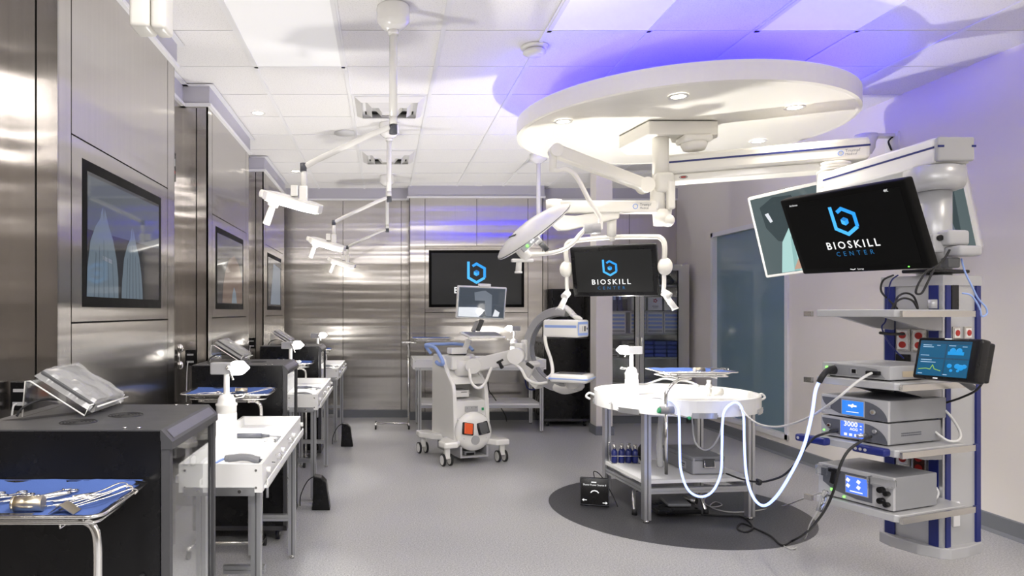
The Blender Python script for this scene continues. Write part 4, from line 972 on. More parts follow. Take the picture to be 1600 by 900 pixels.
# upper head
rz40 = zr(-40); top = ca(884, 513, 6.15)
m = MB('whitegloss').box(top, (.34, .22, .155), rz40, .02, 3); hd = part('x_ray_head', m, CA)
m = MB('bluelight').box(top+Vector((0, 0, .018)), (.30, .224, .022), rz40, .002).box(top+D*.171, (.004, .20, .12), rz40, .002).use('whitegloss').box(top+D*.1735, (.003, .17, .075), rz40)
m.use('charcoal')
for q in (-.06, -.03, -.012, .02, .045, .06): m.box(top+D*.176+NN*(-q), (.003, .008, .045 if abs(q) < .05 else .018), rz40)
part('head_stripe', m, hd, 'light blue stripe and frame')
A0 = ring(84)+Vector((0, 0, .035))
m = MB('whitegloss').tube([ring(95, RC+.02), A0+Vector((0, 0, .01)), A0+D*.06+Vector((0, 0, -.03)), A0+D*.10+Vector((0, 0, -.07)), top+D*.12+Vector((0, 0, .092))], .045, 10, 5, flat=.022); part('head_bracket', m, CA)
# lower detector plate
low = ca(894, 590, 6.0)
m = MB('whitegloss').box(low+Vector((0, 0, .0)), (.33, .30, .075), zr(-30), .03, 4); dt = part('detector', m, CA)
part('detector_stripe', MB('bluelight').box(low+Vector((0, 0, -.002)), (.334, .304, .018), zr(-30), .008), dt)
part('detector_window', MB('charcoal').box(low+Vector((0, 0, .0375)), (.22, .20, .004), zr(-30), .001), dt)
m = MB('whitegloss').tube([ring(262, RC), ring(278, RC+.02), ring(280, RC)+D*.12+Vector((0, 0, .02)), low+Vector((0, 0, -.055))], .06, 10, 5, flat=.045); part('detector_bracket', m, CA)
m = MB('whitegloss').tube([ca(858, 500, 6.25), ca(852, 516, 6.2), ca(853, 538, 6.15), ca(861, 563, 6.15), ca(863, 583, 6.1), ca(854, 592, 6.1)], .016, 10); part('ring_cable', m, CA)
m = MB('whitegloss').tube([ca(802, 566, 6.3), ca(815, 578, 6.25), ca(823, 592, 6.2), ca(838, 599, 6.2), ca(855, 598, 6.2)], .014, 10); part('arm_cable', m, CA); m = MB('whitegloss').tube([ca(733, 576, 6.5), ca(736, 596, 6.45), ca(746, 606, 6.4), ca(757, 600, 6.4), ca(764, 584, 6.4), ca(768, 574, 6.4)], .014, 10); part('arm_cable', m, CA)
# monitor arm and keyboard
m = MB('blackmatte').tube([ca(692, 562, 6.85), ca(702, 556, 6.85), ca(715, 553, 6.8), ca(727, 553, 6.8), ca(729, 540, 6.8), ca(733, 530, 6.8)], .013, 8).use('white').box(ca(714, 548, 6.8), (.17, .12, .06), zr(18), .01).bar(ca(726, 546, 6.8), ca(733, 530, 6.8), .06, .05, .008)
m.use('charcoal').bar(ca(746, 517, 6.82), ca(753, 500, 6.85), .05, .03, .006).use('graylight').bar(ca(739, 518, 6.84), ca(747, 502, 6.87), .05, .03, .006); part('monitor_arm', m, CA)
kb = ca(754, 523.5, 6.6)
m = MB('whitegloss').box(kb, (.37, .26, .018), Euler((R_(9), 0, R_(14))), .008); ky = part('keyboard_tray', m, CA)
m = MB('gray').box(kb+Vector((0, 0, .012)), (.31, .17, .010), Euler((R_(9), 0, R_(14))), .003); part('keyboard', m, ky)
def xray(m, w, h, y):
    m.use('img_graydark').poly([(-w/2+.02, y, h/2-.02), (w/2-.02, y, h/2-.02), (w/2-.02, y, -h/2+.02), (-w/2+.02, y, -h/2+.02)])
    m.use('img_gray').poly([(-.08, y-.0003, .10), (.03, y-.0003, .12), (.10, y-.0003, .08), (.11, y-.0003, -.13), (.05, y-.0003, -.13), (.03, y-.0003, .02), (-.07, y-.0003, .02)])
    m.use('img_light').poly([(-w/2+.02, y-.0004, -h/2+.02), (-.02, y-.0004, -h/2+.02), (.04, y-.0004, -.07), (-.05, y-.0004, -.045), (-w/2+.02, y-.0004, -.05)]).poly([(.12, y-.0004, -h/2+.03), (.18, y-.0004, -h/2+.03), (.19, y-.0004, -.09), (.14, y-.0004, -.06)])
mon = display('x_ray_monitor', '', 'x', .50, .32, (.953, 6.75, 1.507), Euler((R_(6), R_(2), R_(10.5))).to_matrix(), .014, .035, 'white', 'img_gray', xray, r=.01)
MW = W[mon.name]
for c in list(mon.children):
    c.parent = CA; c.matrix_local = W[CA.name].inverted() @ MW
    c.name = 'monitor_housing' if c.name.startswith('housing') else 'monitor_screen'
    if 'screen' in c.name: c['label'] = 'pale grey x-ray screen'
bpy.data.objects.remove(mon)
m = MB('whitegloss'); m.M = MW; m.box((.02, .01, .172), (.12, .05, .03), None, .006); part('monitor_camera', m, CA)
# ================================================================ BACK TABLE, STAND, LAMP
bt = bench('long white bench table with a lower shelf along the back wall', 1.12, 8.45, 1.56, .70, .86, None, rail=False, shelf=.335, legs=((-.70, .735), (-.30, .30)))
bench_lamp('glowing lamp on the back bench table behind the imaging machine arm', (1.585, 8.42, .81), R_(180), LAMP_W, .05, .22)
mayo('small draped stand at the left end of the back bench table', .585, 8.45, 1.10, None, tube_x=-.285, base=True)
m = MB('blue').tube([P(820, 590, 8.5), P(824, 606, 8.5), P(835, 608, 8.5), P(842, 596, 8.5)], .009, 8); solo('blue_hose', m, 'dark blue hose loop hanging below the back bench table', 'hose', P(820, 590, 8.5))
m = MB('rubber').tube([P(762, 592, 8.3), P(764, 610, 8.3), P(771, 620, 8.3), P(790, 650, 8.9), P(793, 672, 8.9), P(820, 668, 8.9)], .006, 8); solo('black_cable', m, 'thin black cable trailing under the back bench table', 'cable', P(762, 592, 8.3))
# ================================================================ STORAGE CABINET
SX0, SX1, SY = 2.66, 3.86, 8.72
t = thing('storage_cabinet', 'steel storage cabinet with glass doors in the back right corner', 'cabinet', ((SX0+SX1)/2, SY+.25, 0))
zt = 2.02
m = MB('cabinet_steel').span((SX0, SY+.05, .10), (SX0+.02, 9.28, zt)).span((SX1-.02, SY+.05, .10), (SX1, 9.28, zt)).span((SX0, SY+.05, zt-.03), (SX1, 9.28, zt)).span((SX0, SY+.05, .10), (SX1, 9.28, .14)).span((SX0, 9.25, .10), (SX1, 9.28, zt)).span((SX1-.09, SY+.02, .1), (SX1, SY+.05, zt)); part('carcass', m, t)
part('plinth', MB('cove').span((SX0+.01, SY+.08, 0), (SX1-.01, 9.26, .10)), t)
zs = [.52, .835, 1.145, 1.43, 1.765]
m = MB('graylight')
for z in zs: part('shelf', MB('graylight').span((SX0+.02, SY+.10, z-.02), (SX1-.02, 9.24, z)), t)
xm = bx(1000, SY)
for a, b in ((SX0, xm), (xm, SX1-.085)):
    m = MB('cabinet_steel'); e = .055
    m.span((a+.003, SY+.01, .12), (a+e, SY+.04, zt-.02)).span((b-e, SY+.01, .12), (b-.003, SY+.04, zt-.02)).span((a+e, SY+.01, zt-.08), (b-e, SY+.04, zt-.02)).span((a+e, SY+.01, .12), (b-e, SY+.04, .20))
    m.use('seam').span((a+e, SY+.015, .2), (a+e+.008, SY+.035, zt-.08)).span((b-e-.008, SY+.015, .2), (b-e, SY+.035, zt-.08))
    d = part('door', m, t); hxp = b-.028 if a == SX0 else a+.028
    part('glass_pane', MB('glass').span((a+e+.004, SY+.022, .205), (b-e-.004, SY+.027, zt-.085)), d)
    part('handle', MB('chrome').box((hxp, SY+.0, 1.03), (.022, .02, .13), None, .006), d)
dr = None; pos = []
for x0, n in ((3.12, 3), (3.12-.62, 0)):
    pass
un = [(3.15+.215*k, 1.146) for k in range(3)]+[(2.70+.185*k, 1.146) for k in range(2)]
for k, (x, z) in enumerate(un):
    if dr is None:
        dr = thing('drawer_unit', '', 'drawer unit', (x, SY+.12, z), group='small white drawer units in the glass cabinet')
        part('case', L('paper', dr).span((0, 0, 0), (.205, .01, .265)).span((0, .01, 0), (.205, .3, .265)), dr)
        for q in range(5):
            m = L('bluelight' if q else 'graylight', dr).span((.015, -.006, .012+q*.05), (.19, .0, .05+q*.05)).use('paper').span((.012, -.014, .040+q*.05), (.193, -.004, .052+q*.05)); part('drawer', m, dr)
        o = dr
    else: o = copy_tree(dr, None, (x, SY+.12, z))
    o['label'] = 'white unit of five small blue drawers, %s' % ('first in the right door of the cabinet', 'middle in the right door of the cabinet', 'last in the right door of the cabinet', 'left one behind the left cabinet door', 'right one behind the left cabinet door')[k]
pk = None; k = 0
for r_ in range(4):
    for c_ in range(3):
        x, z = 3.37+.165*c_, .837+r_*.052
        if pk is None: pk = solo('folded_blue_cloth', MB('cloth_blue').box((x, SY+.22, z+.025), (.155, .22, .048), None, .016, 3), '', 'cloth pack', (x, SY+.22, z), 'folded blue cloth packs in the cabinet'); o = pk
        else: o = copy_tree(pk, None, (x, SY+.22, z))
        o['label'] = 'folded blue cloth pack, %s layer from the bottom, %s' % (order[r_], ('left pile', 'middle pile', 'right pile')[c_])
bxp = None
for j, (x, z, lb) in enumerate([(3.18, .837+.052*k, 'grey box in the stack left of the blue cloths, %s from the bottom' % order[k]) for k in range(4)]):
    if bxp is None: bxp = solo('supply_box', MB('graylight').box((x, SY+.22, z+.025), (.15, .2, .048), None, .003).use('charcoal').box((x, SY+.119, z+.02), (.1, .001, .014)), lb, 'box', (x, SY+.22, z), 'grey supply boxes in the cabinet')
    else: copy_tree(bxp, lb, (x, SY+.22, z))
for k in range(2): copy_tree(bxp, ('upper' if k else 'lower')+' grey box on the middle shelf behind the left cabinet door', (2.93, SY+.22, .837+.06*k))
flower = None
for k in range(3):
    x = 3.17+.21*k
    if flower is None:
        m = MB('paper').box((x+.09, SY+.2, 1.52), (.185, .15, .17), None, .003).use('red')
        for a in range(5): m.box((x+.09+.018*math.cos(a*1.256), SY+.123, 1.56+.018*math.sin(a*1.256)), (.016, .002, .016), (0, R_(a*50), 0))
        m.use('gray').box((x+.09, SY+.1235, 1.49), (.08, .002, .008)).box((x+.09, SY+.1235, 1.47), (.06, .002, .006))
        flower = solo('printed_carton', m, '', 'box', (x+.09, SY+.2, 1.431), 'white cartons with red prints in the cabinet'); o = flower
    else: o = copy_tree(flower, None, (x+.09, SY+.2, 1.431))
    o['label'] = 'white carton with a red print behind the right cabinet door, %s' % ('left one', 'middle one', 'right one')[k]
bnd = None
for k in range(5):
    x = 2.70+.072*k
    if bnd is None: bnd = solo('blue_binder', MB('blue').box((x+.03, SY+.22, 1.431+.13), (.062, .2, .26), None, .004).use('bluelight').box((x+.03, SY+.119, 1.6), (.03, .002, .06)), '', 'binder', (x+.03, SY+.22, 1.431), 'blue binders in the cabinet'); o = bnd
    else: o = copy_tree(bnd, None, (x+.03, SY+.22, 1.431))
    o['label'] = 'dark blue binder behind the left cabinet door, %s' % ('first from the left', 'second from the left', 'third from the left', 'fourth from the left', 'fifth from the left')[k]
m = MB('charcoal')
for k in range(4): m.tube([(3.2+.14*k, SY+.2, 1.78), (3.25+.14*k, SY+.18, 1.84), (3.30+.14*k, SY+.2, 1.80), (3.26+.14*k, SY+.25, 1.87)], .03, 8, 4, True)
solo('coiled_hose', m, 'dark coiled hoses on the top shelf of the glass cabinet', 'hose', (3.3, SY+.2, 1.766))
m = MB('gray').box((2.83, SY+.24, .60), (.22, .2, .15), None, .02).box((2.83, SY+.22, .70), (.16, .16, .05), (0, .1, 0), .01); solo('paper_pack', m, 'grey paper pack low behind the left cabinet door', 'pack', (2.83, SY+.24, .52))
m = MB('paper').lathe([(0, 0), (.04, 0), (.042, .14), (.015, .17), (.015, .2), (0, .2)], (3.15, SY+.2, .521)); solo('white_bottle', m, 'white bottle low behind the right cabinet door', 'bottle', (3.15, SY+.2, .521))
# dark glass cabinet behind the imaging machine
t = thing('dark_cabinet', 'tall dark cabinet standing between the steel wall and the pillar', 'cabinet', (2.42, 9.16, 0))
part('body', MB('blackmatte').span((2.20, 9.08, .1), (2.62, 9.27, 1.72)), t)
for a in (2.21, 2.415): part('door', MB('black').span((a, 9.06, .12), (a+.195, 9.08, 1.70)), t)
part('plinth', MB('blackmatte').span((2.21, 9.1, 0), (2.61, 9.26, .1)), t)
# ================================================================ CEILING BOOM WITH EQUIPMENT TOWER
BM = thing('equipment_boom', 'white ceiling boom with two long arms carrying a grey and blue equipment tower', 'ceiling boom', (1.92, 4.8, ZD))
m = MB('ivory').prism([(1.74, 5.12), (1.80, 4.70), (2.27, 4.70), (2.31, 4.78), (2.31, 5.3), (1.86, 5.32)], 2.625, ZD-.001, 'z', .008); part('mounting_plate', m, BM)
m = MB('ivory').box((2.13, 4.75, 2.60), (.20, .16, .05), None, .02, 3).lathe([(0, 0), (.07, 0), (.085, .03), (.085, .05), (0, .05)], (2.13, 4.75, 2.53), seg=28); part('hub_cover', m, BM)
m = MB('ivory').cyl((1.92, 4.8, 2.63), (1.92, 4.8, 2.34), .055, seg=28).cyl((1.90, 4.8, 2.34), (1.90, 4.8, 2.12), .05, seg=28); part('spindle', m, BM)
def arm_box(a, b, wd, z0, z1, matn='ivory', bev=.02):
    a = Vector(a); b = Vector(b); m = MB(matn); m.bar((a.x, a.y, (z0+z1)/2), (b.x, b.y, (z0+z1)/2), wd, z1-z0, bev); return m
def side_line(a, b, wd, z, sgn, matn='blue', h=.012):
    a = Vector((*a, 0)); b = Vector((*b, 0)); d = (b-a).normalized(); n = Vector((d.y, -d.x, 0))*sgn*(wd/2+.001)
    m = MB(matn); m.bar(Vector((a.x, a.y, z))+n, Vector((b.x, b.y, z))+n, .004, h); return m
A1, A2 = (1.99, 4.88), (3.05, 4.36)
AR = part('arm', arm_box(A1, A2, .20, 2.372, 2.506), BM)
part('arm_stripe', side_line(A1, A2, .20, 2.452, 1), AR, 'thin dark blue line')
d = (Vector(A2)-Vector(A1)).normalized(); n = Vector((d.y, -d.x))
m = MB('ivory').bar((2.0, 4.876, 2.345), (2.86, 4.455, 2.345), .17, .054, .012)
part('arm_underside', m, BM)
def frame_at(pos, nrm):      # local x to the right, z up, facing -y
    y = -Vector(nrm).normalized(); z = Vector((0, 0, 1)); x = y.cross(z).normalized(); mt = Matrix((x, y, z)).transposed().to_4x4(); mt.translation = pos; return mt
m = MB('bluelight'); q = Vector(A1).lerp(Vector(A2), .885)+n*.1015; m.M = frame_at((q.x, q.y, 2.415), (n.x, n.y, 0))
m.tube([(-.02+.014*math.cos(a), 0, .014*math.sin(a)) for a in [2*math.pi*k/16 for k in range(16)]], .003, 6, 0, True).use('gray').text('Trumpf', .026, .004, -.001, .004, 1, 'LEFT').text('Medical', .020, .004, -.001, -.016, 1, 'LEFT'); part('arm_lettering', m, AR)
m = MB('gray'); q = Vector(A1).lerp(Vector(A2), .10)+n*.088; m.M = frame_at((q.x, q.y, 2.345), (n.x, n.y, 0)); m.tube([(.025*math.cos(a), 0, .009*math.sin(a)) for a in [2*math.pi*k/16 for k in range(16)]], .002, 6, 0, True).use('red').box((0, 0, 0), (.03, .002, .008)); part('arm_label', m, BM)
m = MB('ivory')
for k, z in enumerate((2.358, 2.34, 2.322, 2.304)): m.lathe([(0, -.012), (.095-.003*k, -.012), (.10-.003*k, 0), (.095-.003*k, .01), (0, .01)], (2.87, 4.42, z), seg=28)
part('arm_joint', m, BM)
B1, B2 = (2.87, 4.44), (2.87, 3.47)
m = MB('white').bar((2.87, 4.44, 2.235), (2.87, 3.49, 2.235), .185, .13, .012).cyl((2.87, 4.40, 2.165), (2.87, 4.40, 2.30), .10, seg=28); AR2 = part('lower_arm', m, BM)
m = MB('graylight').box((2.87, 3.478, 2.237), (.187, .03, .122), None, .012, 3); part('end_cap', m, AR2)
m = MB('blue').bar((2.7765, 4.4, 2.25), (2.7765, 3.49, 2.25), .004, .010).box((2.79, 3.462, 2.25), (.03, .004, .010)).box((2.955, 3.462, 2.25), (.02, .004, .010)); part('arm_stripe', m, AR2, 'thin dark blue line')
TC = Vector((2.845, 3.575, 0))
m = MB('towergray').lathe([(0, 2.17), (.09, 2.17), (.13, 2.155), (.132, 2.08), (.12, 2.05), (.09, 2.04), (.078, 2.04), (0, 2.04)], TC, seg=40); part('flange', m, BM)
m = MB('towergray').cyl(TC+Vector((0, 0, 2.05)), TC+Vector((0, 0, 1.60)), .074, seg=40); part('column', m, BM)
# tower in its own frame
Ns = Vector((2.29, 3.08, 0)); u = Vector((math.cos(R_(21)), math.sin(R_(21)), 0)); v = Vector((-u.y, u.x, 0))
T0 = Matrix((u, v, Vector((0, 0, 1)))).transposed().to_4x4(); T0.translation = Ns
def TW(matn): m = MB(matn); m.M = T0.copy(); return m
U0, U1, V0, V1, Z0t, Z1t = .518, .806, .123, .40, .21, 1.60
TR = part('tower', TW('towergray').span((U0, V0, Z0t+.05), (U1, V1, Z1t-.045)), BM)
m = TW('graylight').span((U0-.008, V0-.008, Z1t-.05), (U1+.008, V1+.008, Z1t)); part('tower_cap', m, TR)
m = TW('graylight').prism([(U0-.012, V0-.0), (U0+.02, V0-.03), (U0+.15, V0-.035), (U1, V0-.015), (U1+.012, V0), (U1+.012, V1+.01), (U0-.02, V1+.01), (U0-.05, V1-.06), (U0-.05, V0+.08)], Z0t, Z0t+.055, 'z', .005); part('tower_base', m, TR)
m = TW('blue')
for a, b in ((V0+.012, V0+.055), (V1-.06, V1-.012)): m.span((U0-.010, a, Z0t+.05), (U0+.002, b, Z1t-.05))
for a, b in ((U0+.015, U0+.05), (U1-.035, U1-.002)): m.span((a, V0-.010, Z0t+.05), (b, V0+.002, Z1t-.05))
part('blue_rail', m, TR, 'dark blue vertical rails')
m = TW('alu').span((U0-.006, V0-.006, Z0t+.05), (U0+.012, V0+.012, Z1t-.05)); part('corner_post', m, TR)
def socket(side, p, z, two=True, dark=False):
    m = TW('instrument')
    if side == 'L':
        m.box((U0-.004, p, z), (.008, .07, .115 if two else .06), None, .003).use('brown' if dark else 'white').box((U0-.009, p, z), (.003, .05, .095 if two else .042), None, .001).use('red')
        for dz in ((-.024, .024) if two else (0,)): m.cyl((U0-.008, p, z+dz), (U0-.014, p, z+dz), .017, seg=16)
    else:
        m.box((p, V0-.004, z), (.058, .008, .062), None, .003).use('white').box((p, V0-.009, z), (.04, .003, .045)).use('red').cyl((p, V0-.008, z), (p, V0-.014, z), .015, seg=16)
    part('power_socket', m, TR)
socket('L', V1-.10, 1.275); socket('L', V0+.10, 1.275); socket('F', U0+.10, 1.315); socket('F', U0+.19, 1.315)
socket('L', V1-.10, .69); socket('L', V0+.10, .66, True, True)
part('data_socket', TW('black').box((U0-.004, V1-.10, 1.165), (.008, .07, .075), None, .003), TR); part('data_socket', TW('black').box((U0+.09, V0-.004, 1.49), (.055, .008, .13), None, .003), TR)
m = TW('paper').box((U0+.10, V0-.004, .42), (.05, .01, .12), None, .003).use('graylight').box((U0+.09, V0-.015, .44), (.01, .02, .03)).box((U0+.11, V0-.015, .44), (.01, .02, .03)); part('gas_outlet', m, TR)
m = TW('graylight').span((U0+.055, V0-.002, 1.40), (U1-.04, V0, 1.405)).span((U0-.002, V0+.06, .95), (U0, V1-.065, .955)); part('panel_seam', m, TR)
# shelves of the tower
def tshelf(z, handles=False, th=.034):
    m = TW('towergray').prism([(0, .015), (.015, 0), (.48, 0), (.515, .12), (.515, .385), (0, .385)], z-th, z, 'z', .004)
    s = part('shelf', m, BM)
    m = TW('instrument').span((.0, -.020, z-th), (.52, -.008, z-.006)).use('blue').span((.52, -.022, z-th-.002), (.545, -.006, z-.004)).use('alu')
    for q in (.06, .42): m.span((q, -.01, z-.03), (q+.02, .005, z-.01))
    part('rail', m, s, 'bright steel equipment rail')
    m = TW('instrument').span((-.018, .40, z-th), (.0, .44, z-.008)); part('rail', m, s)
    m = TW('graylight').prism([(.10, z-th), (.515, z-th), (.515, z-th-.07), (.38, z-th-.06)], .12, .14, 'y', .004).prism([(.10, z-th), (.515, z-th), (.515, z-th-.07), (.38, z-th-.06)], .34, .36, 'y', .004).use('towergray').cyl((.49, .15, z-th-.07), (.49, .15, z-th-.04), .02).cyl((.49, .15, z+.005), (.49, .15, z+.05), .02)
    part('bracket', m, s)
    if handles:
        for a, b in ((.02, .17), (.30, .46)):
            m = TW('blue').box((-.035, (a+b)/2, z-.012), (.045, b-a, .036), None, .010, 3).use('graylight')
            for q in range(3 if a < .1 else 1): m.cyl((-.058, b-.02-.022*q, z-.012), (-.0595, b-.02-.022*q, z-.012), .007, seg=12)
            part('handle', m, s, 'dark blue grip handle')
    return s
tshelf(1.43); tshelf(1.10); tshelf(.80, True); tshelf(.51)
# side tray at the right back of the tower
m = TW('towergray').span((U1-.02, .25, 1.10), (U1+.14, .48, 1.14)).span((U1-.02, .25, 1.03), (U1+.14, .46, 1.09)); part('side_tray', m, BM)
m = TW('paper').box((U1+.06, .38, 1.215), (.10, .04, .15), None, .01); solo('paper_box', m, 'white box on the small tray behind the tablet', 'box', T0 @ Vector((U1+.06, .38, 1.14)))
# consoles
def console(name, label, cu, cv, z, du, dv, h, face, group=None, bodymat='gray'):
    loc = T0 @ Vector((cu+du/2, cv+dv/2, z)); t = thing(name, label, 'medical console', loc, (0, 0, R_(21)), group)
    def B(mt): m = MB(mt); m.M = T0 @ Matrix.Translation((cu, cv, z)); return m
    part('housing', B(bodymat).span((.008, 0, .006), (du, dv, h), .004), t)
    # the front panel looks along -u; its width runs along v
    m = B('graylight').span((-.004, 0, .006), (.012, dv, h), .003); part('front_panel', m, t)
    face(t, B, du, dv, h)
    for x, y in ((.03, .03), (du-.03, .03), (.03, dv-.03), (du-.03, dv-.03)): part('foot', B('rubber').cyl((x, y, 0), (x, y, .007), .012, seg=10), t)
    return t
def arc_face(B, dv, h, x=-.0055, mt='graydark', c=.9):
    # dark swept panel: quarter-ellipse toward the near side, curved tail on the far side; s runs from far (0) to near (1)
    pts = []
    P_ = lambda s, z: (x, dv*(1-s), z)
    for k in range(11): a = k/10*math.pi/2; pts.append(P_(.62+.37*math.sin(a), .008+(h-.02)*math.cos(a)))
    pts.append(P_(.55, .008))
    for k in range(9): a = k/8*math.pi/2; pts.append(P_(.55-.53*math.sin(a), .008+(h-.02)*(1-math.cos(a))))
    m = B(mt); m.poly(pts); return m
def scr(B, s0, s1, z0, z1, dv, mt):
    m = B('graylight').span((-.008, dv*(1-s1)-.004, z0-.004), (-.004, dv*(1-s0)+.004, z1+.004)); m.use(mt).span((-.0095, dv*(1-s1), z0), (-.008, dv*(1-s0), z1)); return m
def fr(cu_, cv_, z, s, dv, dx=-.0105):    # frame for lettering on the front panel
    mt = T0 @ Matrix.Translation((cu_+dx, cv_+dv*(1-s), z)) @ Matrix.Rotation(R_(-90), 4, 'Z'); return mt
def face_light(t, B, du, dv, h):
    part('dark_panel', arc_face(B, dv, h), t)
    m = scr(B, .34, .66, .018, h-.018, dv, 'scr_blue'); s = part('screen', m, t, 'lit blue screen')
    m = MB('txt_white'); m.M = fr(.057, .075, .908, .5, dv); m.box((0, 0, .060), (.04, .001, .008)).box((0, -.0004, .06), (.012, .001, .018), (0, R_(45), 0)).box((0, 0, .03), (.06, .001, .003)); part('screen_symbol', m, s)
    part('button', B('alu').cyl((-.006, dv*.86, .045), (-.016, dv*.86, .045), .010, seg=16), t); m = B('alu').cyl((-.006, dv*.2, .045), (-.016, dv*.2, .045), .012, seg=16).use('brass').cyl((-.016, dv*.2, .045), (-.018, dv*.2, .045), .007); part('button', B('paper').cyl((-.004, dv*.96, .022), (-.012, dv*.96, .022), .006), t); part('button', m, t)
def face_shaver(t, B, du, dv, h):
    part('dark_panel', arc_face(B, dv, h), t)
    m = scr(B, .32, .66, .016, h-.014, dv, 'scr_violet'); s = part('screen', m, t, 'lit blue screen reading 3000')
    m = MB('txt_white'); m.M = fr(.057, .075, .80, .49, dv); m.text('3000', .034, -.005, 0, .068, 1, bold=.0008).text('AGG', .018, .01, 0, .050, 1, bold=.0005)
    for q in (-.03, -.005, .02): m.box((q, 0, .028), (.014, .001, .012))
    for q in (.075, .06, .04, .028): m.box((.044, 0, q), (.008, .001, .005))
    part('screen_text', m, s)
    m = B('alu').cyl((-.006, dv*.86, .058), (-.014, dv*.86, .058), .010).use('brown').cyl((-.014, dv*.86, .058), (-.016, dv*.86, .058), .006).use('alu').cyl((-.006, dv*.17, .062), (-.020, dv*.17, .062), .009).use('rubber').cyl((-.006, dv*.74, .036), (-.045, dv*.76, .034), .009).use('alu').cyl((-.006, dv*.3, .038), (-.05, dv*.34, .033), .009); part('connector', m, t)
    part('indicator', B('led_green').cyl((-.004, dv*.95, .03), (-.008, dv*.95, .03), .004), t)
    m = B('graydark')
    for k in range(11):
        for z in (.045, .055): m.box((.09+.013*k, -.0005, z), (.009, .003, .005))
    part('vent_slots', m, t)
SHAV = console('shaver_console', 'grey console with a blue screen reading 3000, on the tower shelf', .057, .075, .80, .37, .325, .104, face_shaver)
console('light_console', 'grey console with a plain blue screen stacked above the 3000 console', .057, .075, .905, .41, .325, .104, face_light)
def face_cam(t, B, du, dv, h):
    pts = [(-.0055, dv*.97, .012), (-.0055, dv*.80, h-.008), (-.0055, dv*.35, h-.010), (-.0055, dv*.18, h*.75), (-.0055, dv*.06, .012)]
    m = B('graylight'); m.use('gray').poly(pts); part('dark_panel', m, t)
    m = B('rubber').cyl((-.006, dv*.80, .034), (-.03, dv*.82, .034), .02, seg=18).use('alu').box((-.007, dv*.5, .036), (.006, .03, .026)).use('black').box((-.011, dv*.5, .036), (.002, .018, .018)).box((-.02, dv*.2, .036), (.03, .055, .018), None, .004); part('connector', m, t)
    part('indicator', B('led_green').cyl((-.004, dv*.92, .045), (-.010, dv*.92, .045), .006), t)
    m = B('brass').span((.08, -.002, .018), (.20, 0, .045)); part('label_plate', m, t)
console('camera_console', 'flat light grey camera console on the second shelf of the tower', .045, .06, 1.10, .42, .325, .07, face_cam, bodymat='graylight')
def face_pump(t, B, du, dv, h):
    m = B('graydark').poly([(-.0055, dv*.93, h-.02), (-.0055, dv*.93, h*.45), (-.0055, dv*.78, h*.25), (-.0055, dv*.45, .02), (-.0055, dv*.26, .02), (-.0055, dv*.26, h-.02)]); part('dark_panel', m, t)
    s = part('screen', scr(B, .40, .68, .045, h-.035, dv, 'scr_violet'), t, 'lit blue screen with four white symbols')
    m = B('txt_white'); x = -.0103
    for sy, sz in ((.57, .105), (.43, .105), (.57, .078), (.43, .078)): m.box((x, dv*(1-sy+.0), sz), (.001, .016, .016), (R_(30), 0, 0)); 
    m.box((x, dv*.46, .055), (.001, .06, .005)); part('screen_symbol', m, s)
    m = B('black')
    for z in (.095, .045):
        m.cyl((-.006, dv*.13, z), (-.03, dv*.13, z), .014, seg=12).cyl((-.006, dv*.06, z-.012), (-.03, dv*.06, z-.012), .011, seg=12).box((-.02, dv*.095, z-.004), (.02, .05, .014), (R_(20), 0, 0), .004)
    part('roller_lever', m, t)
    part('clear_cover', B('acrylic').box((-.02, dv*.12, h-.025), (.04, .11, .035), None, .004), t); part('clear_cover', B('acrylic').box((-.02, dv*.90, h-.03), (.035, .06, .05), None, .004), t)
    m = B('black').box((-.02, dv*.74, h-.02), (.02, .05, .02), None, .003).box((-.025, dv*.74, h-.055), (.018, .022, .06), (R_(12), 0, 0), .003); part('tube_clip', m, t)
    m = B('led_green').cyl((-.004, dv*.80, .04), (-.009, dv*.80, .04), .006).cyl((-.004, dv*.63, .018), (-.009, dv*.63, .018), .005); part('indicator', m, t)
console('pump_console', 'big grey pump console with black levers on the lowest tower shelf', .03, .035, .51, .30, .36, .158, face_pump)
# tubes at the pump
m = MB('acrylic').cyl(P(1290, 768, 3.35), P(1280, 797, 3.3), .013, seg=12).use('gray').cyl(P(1284, 775, 3.3), P(1277, 798, 3.28), .006, seg=8); solo('drip_chamber', m, 'clear drip chamber hanging left of the pump console', 'tube', P(1290, 768, 3.35))
# handheld tablet on the right of the shelf
tb_ = thing('medical_tablet', 'thick black medical tablet with a blue chart screen mounted on the tower', 'tablet', (2.44, 3.004, 1.215), Euler((R_(-12.3), R_(-.7), R_(-81))).to_matrix())
m = L('black', tb_).box((0, .025, 0), (.292, .05, .188), None, .012, 3).box((.128, .035, 0), (.035, .07, .17), None, .008); part('housing', m, tb_)
m = L('scr_teal', tb_).span((-.125, -.002, -.078), (.105, .001, .078)); s = part('screen', m, tb_, 'dark blue chart screen')
m = L('scr_line', tb_); y = -.003
m.box((-.01, y, .0), (.23, .001, .006)).box((.0, y, 0), (.006, .001, .15)).box((-.01, y, .07), (.23, .001, .012)).use('scr_map').box((.045, y-.0005, .025), (.07, .001, .014)).sphere((.03, y, .035), .014, (1, .05, 1), 12).sphere((.058, y, .035), .014, (1, .05, 1), 12)
for a, b, r in ((.025, -.03, .012), (.035, -.05, .008), (.06, -.03, .014), (.075, -.035, .016), (.09, -.03, .012), (.065, -.05, .007)): m.sphere((a, y, b), r, (1, .05, .8), 10)
m.use('scr_txt')
